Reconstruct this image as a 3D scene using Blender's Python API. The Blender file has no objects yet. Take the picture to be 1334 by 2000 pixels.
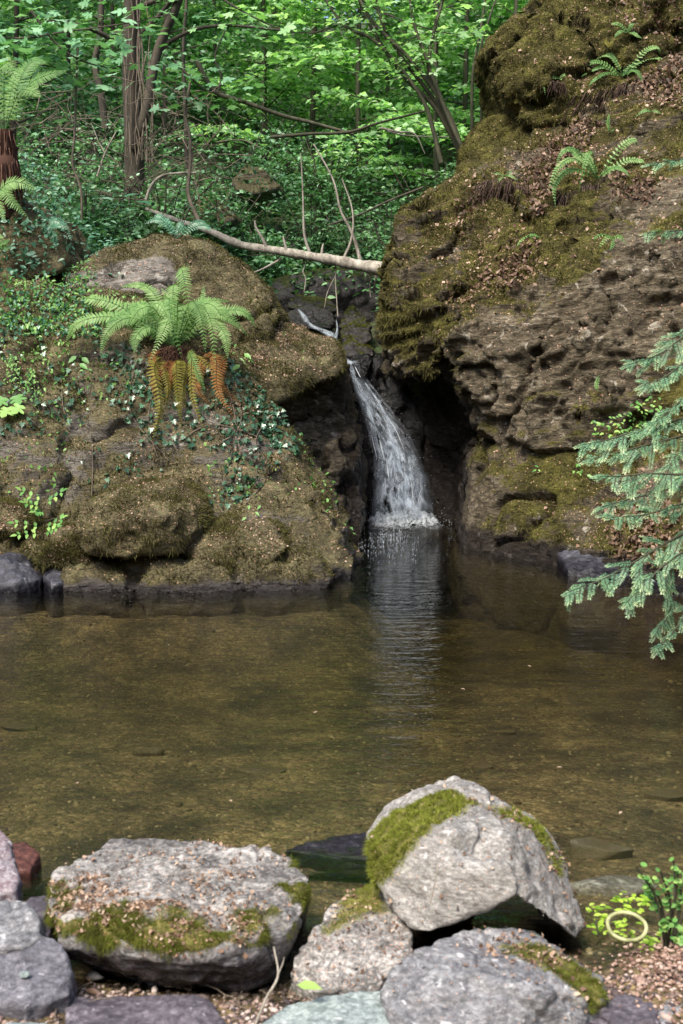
import bpy, bmesh, math, random
import numpy as np
from mathutils import Vector, Matrix, noise as mnoise
from mathutils.bvhtree import BVHTree

# ------------------------------------------------------------------ camera, sky, sun, exposure
SC = bpy.context.scene
COL = SC.collection
R = math.radians
F = 2400.0                      # focal length in photograph pixels (1334 x 2000)
PITCH = R(7.125)
CAMZ = 1.6
cam_d = bpy.data.cameras.new('camera'); cam = bpy.data.objects.new('camera', cam_d); COL.objects.link(cam)
cam.location = (0, 0, CAMZ); cam.rotation_euler = (R(90) - PITCH, 0, 0)
cam_d.sensor_fit = 'VERTICAL'; cam_d.sensor_height = 36.0; cam_d.lens = 36.0 * F / 2000.0
cam_d.clip_end = 500; cam_d.clip_start = 0.05
cam_d.dof.use_dof = True; cam_d.dof.focus_distance = 9.6; cam_d.dof.aperture_fstop = 6.3
SC.camera = cam

SUN_EL, SUN_AZ = R(54), R(212)      # azimuth measured from +Y clockwise (200: behind the camera, a little to the left)
world = bpy.data.worlds.new('World'); SC.world = world; world.use_nodes = True
wn = world.node_tree.nodes; wl = world.node_tree.links
sky = wn.new('ShaderNodeTexSky'); sky.sky_type = 'NISHITA'; sky.sun_disc = False
sky.sun_elevation = SUN_EL; sky.sun_rotation = SUN_AZ; sky.air_density = 1.0; sky.dust_density = 3.0
wn['Background'].inputs['Strength'].default_value = 0.12
wl.new(sky.outputs[0], wn['Background'].inputs[0])
sun_d = bpy.data.lights.new('sun', 'SUN'); sun_d.energy = 2.6; sun_d.angle = R(20); sun_d.color = (1.0, 0.93, 0.82)
sun = bpy.data.objects.new('sun', sun_d); COL.objects.link(sun)
sdir = Vector((math.sin(SUN_AZ) * math.cos(SUN_EL), math.cos(SUN_AZ) * math.cos(SUN_EL), math.sin(SUN_EL)))
sun.rotation_euler = sdir.to_track_quat('Z', 'Y').to_euler()
SC.view_settings.view_transform = 'Standard'; SC.view_settings.look = 'None'
SC.view_settings.exposure = 1.2; SC.view_settings.gamma = 1.0
SC.render.engine = 'CYCLES'
cy = SC.cycles
cy.max_bounces = 7; cy.diffuse_bounces = 3; cy.glossy_bounces = 3; cy.transmission_bounces = 4; cy.transparent_max_bounces = 12
cy.caustics_reflective = False; cy.caustics_refractive = False; cy.use_denoising = True

rng = np.random.default_rng(7)
random.seed(7)

# ------------------------------------------------------------------ helpers
CP, SP = math.cos(PITCH), math.sin(PITCH)
def ray(px, py):
    u, v = (px - 667.0) / F, (py - 1000.0) / F
    return Vector((u, CP - v * SP, -SP - v * CP))
def P(px, py, Y):                    # the point seen at photograph pixel (px, py), Y metres ahead
    r = ray(px, py); t = Y / r.y
    return Vector((r.x * t, Y, CAMZ + r.z * t))
def pix(V):                          # numpy world points -> photograph pixels
    x, y, z = V[:, 0], V[:, 1], V[:, 2] - CAMZ
    d = y * CP - z * SP; up = z * CP + y * SP
    return 667 + F * x / d, 1000 - F * up / d

def h3(i, j, k):
    n = (i * 374761393 + j * 668265263 + k * 1274126177) & 0x7fffffff
    n = ((n ^ (n >> 13)) * 1103515245 + 12345) & 0x7fffffff
    n = (n ^ (n >> 16)) & 0x7fffffff
    return n
def perlin(p):
    p = np.asarray(p, dtype=np.float64)
    i = np.floor(p).astype(np.int64); f = p - i
    w = f * f * f * (f * (f * 6 - 15) + 10)
    out = np.zeros(len(p))
    G = np.array([[1,1,0],[-1,1,0],[1,-1,0],[-1,-1,0],[1,0,1],[-1,0,1],[1,0,-1],[-1,0,-1],[0,1,1],[0,-1,1],[0,1,-1],[0,-1,-1]], float)
    for dx in (0, 1):
        for dy in (0, 1):
            for dz in (0, 1):
                g = G[h3(i[:,0]+dx, i[:,1]+dy, i[:,2]+dz) % 12]
                dot = g[:,0]*(f[:,0]-dx) + g[:,1]*(f[:,1]-dy) + g[:,2]*(f[:,2]-dz)
                wt = (w[:,0] if dx else 1-w[:,0]) * (w[:,1] if dy else 1-w[:,1]) * (w[:,2] if dz else 1-w[:,2])
                out += wt * dot
    return out
def fbm(p, scale, oct=4, seed=0.0, gain=0.5):
    q = np.asarray(p) * scale + seed; a = 1.0; s = 0; t = 0
    for _ in range(oct):
        s = s + a * perlin(q); t += a; a *= gain; q = q * 2.03 + 17.3
    return s / t * 1.5
def ridged(p, scale, oct=4, seed=0.0):
    q = np.asarray(p) * scale + seed; a = 1.0; s = 0; t = 0
    for _ in range(oct):
        s = s + a * (1 - 2.2 * np.abs(perlin(q))); t += a; a *= 0.5; q = q * 2.1 + 11.7
    return s / t
def smooth01(a, b, x):
    t = np.clip((x - a) / (b - a), 0, 1); return t * t * (3 - 2 * t)

def mk_mesh(name, V, F_, attrs=None, smooth=True):
    V = np.asarray(V, dtype=np.float32)
    me = bpy.data.meshes.new(name)
    groups = F_ if isinstance(F_, list) else [F_]
    groups = [np.asarray(g, dtype=np.int32) for g in groups if len(g)]
    tot = np.concatenate([np.full(len(g), g.shape[1], dtype=np.int32) for g in groups])
    loops = np.concatenate([g.ravel() for g in groups])
    start = np.concatenate([[0], np.cumsum(tot)[:-1]]).astype(np.int32)
    me.vertices.add(len(V)); me.vertices.foreach_set('co', V.ravel())
    me.loops.add(len(loops)); me.loops.foreach_set('vertex_index', loops)
    me.polygons.add(len(tot)); me.polygons.foreach_set('loop_start', start)
    me.update(calc_edges=True); me.validate()
    if smooth: me.polygons.foreach_set('use_smooth', np.ones(len(me.polygons), dtype=bool))
    for k, a in (attrs or {}).items():
        at_ = me.attributes.new(k, 'FLOAT', 'POINT'); at_.data.foreach_set('value', np.asarray(a, dtype=np.float32))
    return me

def link(name, me, mat=None, parent=None, loc=None):
    o = bpy.data.objects.new(name, me); COL.objects.link(o)
    if mat is not None: me.materials.append(mat)
    if parent is not None: o.parent = parent
    if loc is not None: o.location = loc
    return o
def tag(o, label=None, cat=None, group=None, kind=None):
    if label: o['label'] = label
    if cat: o['category'] = cat
    if group: o['group'] = group
    if kind: o['kind'] = kind
    return o
def empty(name, loc):
    o = bpy.data.objects.new(name, None); COL.objects.link(o); o.location = loc; o.empty_display_size = 0.1
    return o

class Geo:                            # gathers pieces into one mesh; coordinates are given in world space
    def __init__(s): s.V = []; s.T = []; s.Q = []; s.A = []; s.n = 0
    def add(s, V, faces, var=0.5):
        V = np.asarray(V, float); faces = np.asarray(faces, int)
        s.V.append(V)
        (s.T if faces.shape[1] == 3 else s.Q).append(faces + s.n)
        s.A.append(np.broadcast_to(np.asarray(var, float), (len(V),)).copy()); s.n += len(V)
    def stamp(s, tpl, C, D, N, S, var=None):
        """stamp template (verts (k,3) with x=forward y=side z=normal, faces) at centres C, directions D, normals N, sizes S"""
        tv, tf = tpl; C = np.asarray(C, float); n = len(C)
        if n == 0: return
        D = D / (np.linalg.norm(D, axis=1, keepdims=True) + 1e-9)
        Sd = np.cross(N, D); Sd /= (np.linalg.norm(Sd, axis=1, keepdims=True) + 1e-9)
        N2 = np.cross(D, Sd)
        S = np.asarray(S, float)
        if S.ndim == 1: S = np.stack([S, S, S], 1)
        V = C[:, None, :] + (tv[None, :, 0, None] * S[:, None, 0:1]) * D[:, None, :] + (tv[None, :, 1, None] * S[:, None, 1:2]) * Sd[:, None, :] + (tv[None, :, 2, None] * S[:, None, 2:3]) * N2[:, None, :]
        k = len(tv)
        Fc = (tf[None] + (np.arange(n) * k)[:, None, None]).reshape(-1, tf.shape[1])
        if var is None: var = rng.random(n)
        s.add(V.reshape(-1, 3), Fc, np.repeat(var, k))
    def tube(s, pts, radii, seg=6, var=0.5, cap=True):
        pts = np.asarray([tuple(p) for p in pts], float); n = len(pts)
        radii = np.broadcast_to(np.asarray(radii, float), (n,)) if np.ndim(radii) else np.full(n, radii)
        T = np.gradient(pts, axis=0); T /= (np.linalg.norm(T, axis=1, keepdims=True) + 1e-9)
        ref = np.array([0.13, 0.9, 0.2]) if abs(T[0][1]) < 0.8 else np.array([1.0, 0.1, 0.1])
        A = np.cross(T, ref); A /= (np.linalg.norm(A, axis=1, keepdims=True) + 1e-9); B = np.cross(T, A)
        th = np.linspace(0, 2 * math.pi, seg, endpoint=False)
        V = pts[:, None] + radii[:, None, None] * (np.cos(th)[None, :, None] * A[:, None] + np.sin(th)[None, :, None] * B[:, None])
        idx = np.arange(n * seg).reshape(n, seg)
        a = idx[:-1]; b = idx[1:]
        Fq = np.stack([a, np.roll(a, -1, 1), np.roll(b, -1, 1), b], -1).reshape(-1, 4)
        s.add(V.reshape(-1, 3), Fq, var)
        if cap:
            c0 = s.n; tri = [[0, (i + 1) % seg + 1, i + 1] for i in range(seg)]
            s.add(np.vstack([pts[-1:] + T[-1:] * radii[-1], V[-1]]), [[0, i + 1, (i + 1) % seg + 1] for i in range(seg)], var)
            s.add(np.vstack([pts[:1], V[0]]), tri, var)
    def build(s, name, mat, parent=None, origin=None, smooth=True):
        if s.n == 0: return None
        V = np.concatenate(s.V); 
        if parent is not None: V = V - np.array(wloc(parent))
        elif origin is not None: V = V - np.array(origin)
        fs = []
        if s.T: fs.append(np.concatenate(s.T))
        if s.Q: fs.append(np.concatenate(s.Q))
        me = mk_mesh(name, V, fs, {'var': np.concatenate(s.A)}, smooth)
        o = link(name, me, mat, parent, None if parent is not None else origin)
        return o
def wloc(o):
    l = Vector(o.location); p = o.parent
    while p is not None: l = l + Vector(p.location); p = p.parent
    return l

def crv(pts, n=8):                    # Catmull-Rom through control points
    p = [Vector(q) for q in pts]; p = [p[0] * 2 - p[1]] + p + [p[-1] * 2 - p[-2]]
    out = []
    for i in range(1, len(p) - 2):
        for k in range(n):
            t = k / n
            out.append(0.5 * ((2*p[i]) + (-p[i-1]+p[i+1])*t + (2*p[i-1]-5*p[i]+4*p[i+1]-p[i+2])*t*t + (-p[i-1]+3*p[i]-3*p[i+1]+p[i+2])*t**3))
    out.append(p[-2]); return out
def lerpr(r0, r1, n): return np.linspace(r0, r1, n)

# ------------------------------------------------------------------ materials
def newmat(name):
    m = bpy.data.materials.new(name); m.use_nodes = True
    nt = m.node_tree; nt.nodes.clear(); return m, nt.nodes, nt.links
def nd(n, t, **kw):
    x = n.new(t)
    for k, v in kw.items():
        if k in ('operation', 'blend_type', 'data_type', 'attribute_name', 'feature', 'distance', 'noise_dimensions', 'interpolation', 'musgrave_type', 'noise_type'): setattr(x, k, v)
        else: x.inputs[k].default_value = v
    return x
def ramp(n, stops, interp='LINEAR'):
    r = n.new('ShaderNodeValToRGB'); cr = r.color_ramp; cr.interpolation = interp
    while len(cr.elements) > 1: cr.elements.remove(cr.elements[-1])
    cr.elements[0].position = stops[0][0]; cr.elements[0].color = (*stops[0][1], 1)
    for p, c in stops[1:]:
        e = cr.elements.new(p); e.color = (*c, 1)
    return r
def noise_node(n, l, vec, scale, detail=5, rough=0.6, dist=0.0):
    t = n.new('ShaderNodeTexNoise'); t.inputs['Scale'].default_value = scale; t.inputs['Detail'].default_value = detail
    t.inputs['Roughness'].default_value = rough; t.inputs['Distortion'].default_value = dist
    l.new(vec, t.inputs['Vector']); return t
def mth(n, l, op, a, b=None, clamp=False):
    m = n.new('ShaderNodeMath'); m.operation = op; m.use_clamp = clamp
    for i, v in enumerate((a, b)):
        if v is None: continue
        if isinstance(v, (int, float)): m.inputs[i].default_value = v
        else: l.new(v, m.inputs[i])
    return m.outputs[0]
def mixc(n, l, fac, a, b, bt='MIX'):
    m = n.new('ShaderNodeMix'); m.data_type = 'RGBA'; m.blend_type = bt
    for sock, v in ((m.inputs[0], fac), (m.inputs[6], a), (m.inputs[7], b)):
        if isinstance(v, (int, float)): sock.default_value = v
        elif isinstance(v, tuple): sock.default_value = (*v, 1)
        else: l.new(v, sock)
    return m.outputs[2]

def rock_mat(name, rocks, mosses, scale=1.0, strata=None, bump=0.5, rough=0.85, wetz=True, speck=(0.42, 0.27, 0.18), speck_amt=0.2):
    """bare rock and moss split by the baked attribute 'moss', soil and leaf scraps by 'lit'; the wet foot near the waterline and painted shade darken by attribute 'wet'"""
    m, n, l = newmat(name)
    tc = n.new('ShaderNodeTexCoord'); geo = tc.outputs['Object']
    vec = geo
    if strata is not None:
        mp = n.new('ShaderNodeMapping'); mp.inputs['Rotation'].default_value = strata[0]; mp.inputs['Scale'].default_value = strata[1]
        l.new(geo, mp.inputs['Vector']); vec = mp.outputs[0]
    n1 = noise_node(n, l, vec, 2.2 * scale, 8, 0.65, 0.3); n2 = noise_node(n, l, vec, 14 * scale, 6, 0.7, 0.2)
    n3 = noise_node(n, l, geo, 60 * scale, 4, 0.7); n4 = noise_node(n, l, geo, 5 * scale, 6, 0.7)
    s = mth(n, l, 'ADD', mth(n, l, 'MULTIPLY', n1.outputs[0], 0.4), mth(n, l, 'MULTIPLY', n2.outputs[0], 0.6))
    rc = ramp(n, [(0.36, rocks[0]), (0.47, rocks[1]), (0.56, rocks[2]), (0.66, rocks[3])]); l.new(s, rc.inputs[0])
    fine = ramp(n, [(0.3, (0.62, 0.62, 0.62)), (0.7, (1.25, 1.25, 1.25))]); l.new(n3.outputs[0], fine.inputs[0])
    rcol = mixc(n, l, 1.0, rc.outputs[0], fine.outputs[0], 'MULTIPLY')
    # fractures: warped voronoi edges, present only here and there; pale lichen blotches
    wv = n.new('ShaderNodeVectorMath'); wv.operation = 'MULTIPLY_ADD'; l.new(n4.outputs['Color'], wv.inputs[0]); wv.inputs[1].default_value = (.5 / scale,) * 3; l.new(vec, wv.inputs[2])
    ve = n.new('ShaderNodeTexVoronoi'); ve.feature = 'DISTANCE_TO_EDGE'; ve.inputs['Scale'].default_value = 1.7 * scale; l.new(wv.outputs[0], ve.inputs['Vector'])
    ck = n.new('ShaderNodeMapRange'); ck.inputs['From Min'].default_value = 0.0; ck.inputs['From Max'].default_value = 0.022; ck.inputs['To Min'].default_value = 1.0; ck.inputs['To Max'].default_value = 0.0; l.new(ve.outputs['Distance'], ck.inputs['Value'])
    ckf = mth(n, l, 'MULTIPLY', ck.outputs[0], mth(n, l, 'GREATER_THAN', n1.outputs[0], 0.47))
    rcol = mixc(n, l, mth(n, l, 'MULTIPLY', ckf, 0.75), rcol, rocks[0])
    nl_ = noise_node(n, l, geo, 9 * scale, 3, 0.5, 0.6); lf_ = n.new('ShaderNodeMapRange'); lf_.inputs['From Min'].default_value = 0.64; lf_.inputs['From Max'].default_value = 0.70; l.new(nl_.outputs[0], lf_.inputs['Value'])
    rcol = mixc(n, l, mth(n, l, 'MULTIPLY', lf_.outputs[0], 0.55), rcol, tuple(min(.7, c * 1.25 + .05) for c in rocks[3]))
    ms = mth(n, l, 'ADD', mth(n, l, 'MULTIPLY', n4.outputs[0], 0.5), mth(n, l, 'MULTIPLY', n3.outputs[0], 0.5))
    mc = ramp(n, [(0.36, mosses[0]), (0.47, mosses[1]), (0.55, mosses[2]), (0.66, mosses[3])]); l.new(ms, mc.inputs[0])
    am = n.new('ShaderNodeAttribute'); am.attribute_name = 'moss'
    fac = mth(n, l, 'ADD', am.outputs['Fac'], mth(n, l, 'MULTIPLY', mth(n, l, 'SUBTRACT', n2.outputs[0], 0.5), 0.9))
    fac = mth(n, l, 'ADD', fac, mth(n, l, 'MULTIPLY', mth(n, l, 'SUBTRACT', n3.outputs[0], 0.5), 0.5))
    fr = n.new('ShaderNodeMapRange'); fr.inputs['From Min'].default_value = 0.42; fr.inputs['From Max'].default_value = 0.58; l.new(fac, fr.inputs['Value'])
    col = mixc(n, l, fr.outputs[0], rcol, mc.outputs[0])
    # scraps of dead leaf and bud scale
    al = n.new('ShaderNodeAttribute'); al.attribute_name = 'lit'
    vo = n.new('ShaderNodeTexVoronoi'); vo.inputs['Scale'].default_value = 55 * scale; l.new(geo, vo.inputs['Vector'])
    sp = mth(n, l, 'LESS_THAN', vo.outputs['Distance'], 0.36)
    vs = n.new('ShaderNodeSeparateColor'); l.new(vo.outputs['Color'], vs.inputs[0])
    gate = mth(n, l, 'LESS_THAN', vs.outputs[0], mth(n, l, 'MULTIPLY', mth(n, l, 'MULTIPLY', al.outputs['Fac'], n4.outputs[0]), speck_amt * 4))
    spc = ramp(n, [(0, tuple(c * 0.5 for c in speck)), (0.6, speck), (1, tuple(min(1, c * 1.25) for c in speck))]); l.new(vs.outputs[1], spc.inputs[0])
    col = mixc(n, l, mth(n, l, 'MULTIPLY', sp, gate), col, spc.outputs[0])
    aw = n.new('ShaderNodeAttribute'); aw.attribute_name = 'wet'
    col = mixc(n, l, aw.outputs['Fac'], col, mixc(n, l, 1.0, col, (0.19, 0.18, 0.21), 'MULTIPLY'))  # strong darkening: wet rock, and shade painted into the colour
    asl = n.new('ShaderNodeAttribute'); asl.attribute_name = 'silt'
    sc_ = ramp(n, [(0.3, (0.06, 0.045, 0.025)), (0.7, (0.17, 0.13, 0.075))]); l.new(n3.outputs[0], sc_.inputs[0]); col = mixc(n, l, asl.outputs['Fac'], col, sc_.outputs[0])
    b = n.new('ShaderNodeBsdfPrincipled'); l.new(col, b.inputs['Base Color'])
    rr = n.new('ShaderNodeMapRange'); rr.inputs['To Min'].default_value = rough; rr.inputs['To Max'].default_value = 0.22; l.new(aw.outputs['Fac'], rr.inputs['Value'])
    l.new(rr.outputs[0], b.inputs['Roughness'])
    sp_ = n.new('ShaderNodeMapRange'); sp_.inputs['To Min'].default_value = 0.35; sp_.inputs['To Max'].default_value = 0.08; l.new(fr.outputs[0], sp_.inputs['Value']); l.new(sp_.outputs[0], b.inputs['Specular IOR Level'])
    h = mth(n, l, 'ADD', mth(n, l, 'ADD', mth(n, l, 'MULTIPLY', n2.outputs[0], 1.0), mth(n, l, 'MULTIPLY', n3.outputs[0], 0.4)), mth(n, l, 'SUBTRACT', mth(n, l, 'MULTIPLY', n1.outputs[0], 1.2), mth(n, l, 'MULTIPLY', ckf, 0.5)))
    bp = n.new('ShaderNodeBump'); bp.inputs['Strength'].default_value = bump; bp.inputs['Distance'].default_value = 0.04 / scale; l.new(h, bp.inputs['Height'])
    l.new(bp.outputs[0], b.inputs['Normal'])
    o = n.new('ShaderNodeOutputMaterial'); l.new(b.outputs[0], o.inputs[0]); return m

def leaf_mat(name, cols, trans=0.35, rough=0.45, spec=0.4, tint=(1.0, 1.1, 0.5), size_noise=0):
    m, n, l = newmat(name)
    a = n.new('ShaderNodeAttribute'); a.attribute_name = 'var'
    k = len(cols); r = ramp(n, [(i / (k - 1), c) for i, c in enumerate(cols)]); l.new(a.outputs['Fac'], r.inputs[0])
    b = n.new('ShaderNodeBsdfPrincipled'); b.inputs['Roughness'].default_value = rough; b.inputs['Specular IOR Level'].default_value = spec
    l.new(r.outputs[0], b.inputs['Base Color'])
    t = n.new('ShaderNodeBsdfTranslucent'); l.new(mixc(n, l, 1.0, r.outputs[0], tint, 'MULTIPLY'), t.inputs[0])
    mx = n.new('ShaderNodeMixShader'); mx.inputs[0].default_value = trans; l.new(b.outputs[0], mx.inputs[1]); l.new(t.outputs[0], mx.inputs[2])
    o = n.new('ShaderNodeOutputMaterial'); l.new(mx.outputs[0], o.inputs[0]); return m
def bark_mat(name, c0, c1, scale=12, bump=0.6):
    m, n, l = newmat(name)
    tc = n.new('ShaderNodeTexCoord'); mp = n.new('ShaderNodeMapping'); mp.inputs['Scale'].default_value = (1, 1, 0.35); l.new(tc.outputs['Object'], mp.inputs[0])
    t = noise_node(n, l, mp.outputs[0], scale, 7, 0.7, 0.5); r = ramp(n, [(0.35, c0), (0.65, c1)]); l.new(t.outputs[0], r.inputs[0])
    b = n.new('ShaderNodeBsdfPrincipled'); b.inputs['Roughness'].default_value = 0.85; l.new(r.outputs[0], b.inputs['Base Color'])
    bp = n.new('ShaderNodeBump'); bp.inputs['Strength'].default_value = bump; bp.inputs['Distance'].default_value = 0.02; l.new(t.outputs[0], bp.inputs['Height']); l.new(bp.outputs[0], b.inputs['Normal'])
    o = n.new('ShaderNodeOutputMaterial'); l.new(b.outputs[0], o.inputs[0]); return m

# ------------------------------------------------------------------ rock builder
ROCKS = {}                                   # name -> dict(V, N, T, obj)
def hull_bm(bm, pts):
    vs = [bm.verts.new(p) for p in pts]
    r = bmesh.ops.convex_hull(bm, input=vs)
    dead = [g for g in r['geom_interior'] if isinstance(g, bmesh.types.BMVert)]
    for v in set(dead): 
        if v.is_valid: bm.verts.remove(v)
def rock(name, hulls, voxel, smooth, disp, mat, moss=None, patches=(), lit=None, litp=(), wet=0.06, origin=None, parent=None, wetp=(), key=None, silt=True):
    """union of convex hulls -> one closed skin (voxel remesh) -> layered displacement; masks baked per vertex"""
    me0 = bpy.data.meshes.new('tmp')
    total = bmesh.new()
    for h in hulls:
        b = bmesh.new(); hull_bm(b, h); t = bpy.data.meshes.new('t'); b.to_mesh(t); total.from_mesh(t); b.free(); bpy.data.meshes.remove(t)
    total.to_mesh(me0); total.free()
    o = bpy.data.objects.new('tmp', me0); COL.objects.link(o)
    md = o.modifiers.new('r', 'REMESH'); md.mode = 'VOXEL'; md.voxel_size = voxel
    sm = o.modifiers.new('s', 'SMOOTH'); sm.factor = 0.5; sm.iterations = smooth
    dg = bpy.context.evaluated_depsgraph_get(); dg.update()
    me = bpy.data.meshes.new_from_object(o.evaluated_get(dg)); bpy.data.objects.remove(o); bpy.data.meshes.remove(me0)
    nv = len(me.vertices); V = np.empty(nv * 3, np.float32); me.vertices.foreach_get('co', V); V = V.reshape(-1, 3).astype(float)
    def normals():
        N = np.empty(nv * 3, np.float32); me.vertices.foreach_get('normal', N); return N.reshape(-1, 3).astype(float)
    for fn in disp:
        N = normals(); V = V + N * fn(V, N)[:, None]
        me.vertices.foreach_set('co', V.astype(np.float32).ravel()); me.update()
    N = normals()
    def patchsum(pl):
        s = np.zeros(nv)
        for (c, r_, a) in pl:
            d = np.linalg.norm(V - np.array(c), axis=1); s += a * np.exp(-(d / r_) ** 2)
        return s
    M = (moss(V, N) if moss else np.zeros(nv)) + patchsum(patches)
    L = (lit(V, N) if lit else np.zeros(nv)) + patchsum(litp)
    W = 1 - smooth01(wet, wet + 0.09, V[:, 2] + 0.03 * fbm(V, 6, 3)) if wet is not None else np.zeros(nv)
    W = np.clip(W + patchsum(wetp), 0, 1)  # patches add wetness and painted shade
    M = np.clip(M, 0, 1) * (1 - 0.6 * W); L = np.clip(L, 0, 1) * (1 - W)
    org = Vector(origin) if origin is not None else Vector((V[:, 0].mean(), V[:, 1].mean(), V[:, 2].min()))
    SI = smooth01(-.04, -.14, V[:, 2] + .02 * fbm(V, 8, 2, 5)) if parent is None and silt else np.zeros(nv)
    for k, a in (('moss', M), ('lit', L), ('wet', W * (1 - SI)), ('silt', SI)):
        at_ = me.attributes.new(k, 'FLOAT', 'POINT'); at_.data.foreach_set('value', a.astype(np.float32))
    polys = np.empty(len(me.polygons) * 4, np.int32)
    me.polygons.foreach_set('use_smooth', np.ones(len(me.polygons), dtype=bool))
    loc = org if parent is None else org - wloc(parent)
    me.vertices.foreach_set('co', (V - np.array(org)).astype(np.float32).ravel()); me.update(); me.name = name
    ob = link(name, me, mat, parent, loc)
    me.calc_loop_triangles(); nt = len(me.loop_triangles); T = np.empty(nt * 3, np.int32); me.loop_triangles.foreach_get('vertices', T); T = T.reshape(-1, 3)
    ROCKS[key or ob.name] = dict(V=V, N=N, T=T, obj=ob, M=M, L=L, W=W, bvh=None)
    return ob
def getbvh(k):
    r = ROCKS[k]
    if r['bvh'] is None: r['bvh'] = BVHTree.FromPolygons([tuple(v) for v in r['V']], r['T'].tolist())
    return r['bvh']
def hit(px, py, keys=None):                  # nearest built surface seen through pixel (px, py)
    best = None; d = ray(px, py).normalized(); o = Vector((0, 0, CAMZ))
    for k in (keys or ROCKS):
        h = getbvh(k).ray_cast(o, d)
        if h[0] is not None and (best is None or h[3] < best[3]): best = h
    return best
def H(px, py, keys=None, dflt=10.0):
    h = hit(px, py, keys); return h[0] if h else P(px, py, dflt)
def fb(s, a, o=4, seed=0): return lambda V, N: a * fbm(V, s, o, seed)
def rg(s, a, o=4, seed=0): return lambda V, N: a * (ridged(V, s, o, seed) - 0.35)
def strata(nb, s_across, s_along, a, o=4, seed=0, warp=0.25):
    nb = np.array(nb, float); nb /= np.linalg.norm(nb)
    def f(V, N):
        Vw = V + warp * np.stack([fbm(V, 0.9, 2, 3.1), fbm(V, 0.9, 2, 7.7), fbm(V, 0.9, 2, 12.9)], 1)
        h = Vw @ nb; q = Vw * s_along + nb[None] * (h * (s_across - s_along))[:, None]
        return a * (ridged(q, 1.0, o, seed) - 0.3)
    return f
def ledges(nb, freq, a, seed=0, warp=0.35, patch=0.9):
    nb = np.array(nb, float); nb /= np.linalg.norm(nb)
    def f(V, N):                             # sheets of rock, each ending in a small sharp overhanging lip
        h = V @ nb * freq + warp * freq * 0.35 * fbm(V, 1.1, 3, seed + 1) + 0.8 * fbm(V, 3.0, 3, seed + 2)
        t = h - np.floor(h); lay = h3(np.floor(h).astype(np.int64), np.floor(V[:, 0] * 1.3 + fbm(V, 1.5, 2, seed)).astype(np.int64), np.full(len(V), int(seed))) % 97 / 97.0
        saw = np.where(t < .8, (t / .8) ** 1.6, (1 - t) / .2)
        return a * (saw * (.4 + lay) - .35) * np.clip(.7 + patch * fbm(V, .9, 2, seed + 5), .15, 1.6)
    return f
def dent(c, r, a, ax=(1, 1, 1)):
    c = np.array(c); ax = np.array(ax, float)
    return lambda V, N: -a * np.exp(-(np.linalg.norm((V - c) * ax, axis=1) / r) ** 2)
def crack(s, a, seed=0, width=0.08):         # dark seams where a low-frequency noise crosses zero
    def f(V, N):
        w = np.abs(fbm(V, s, 3, seed)); return -a * np.exp(-(w / width) ** 2)
    return f

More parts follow.
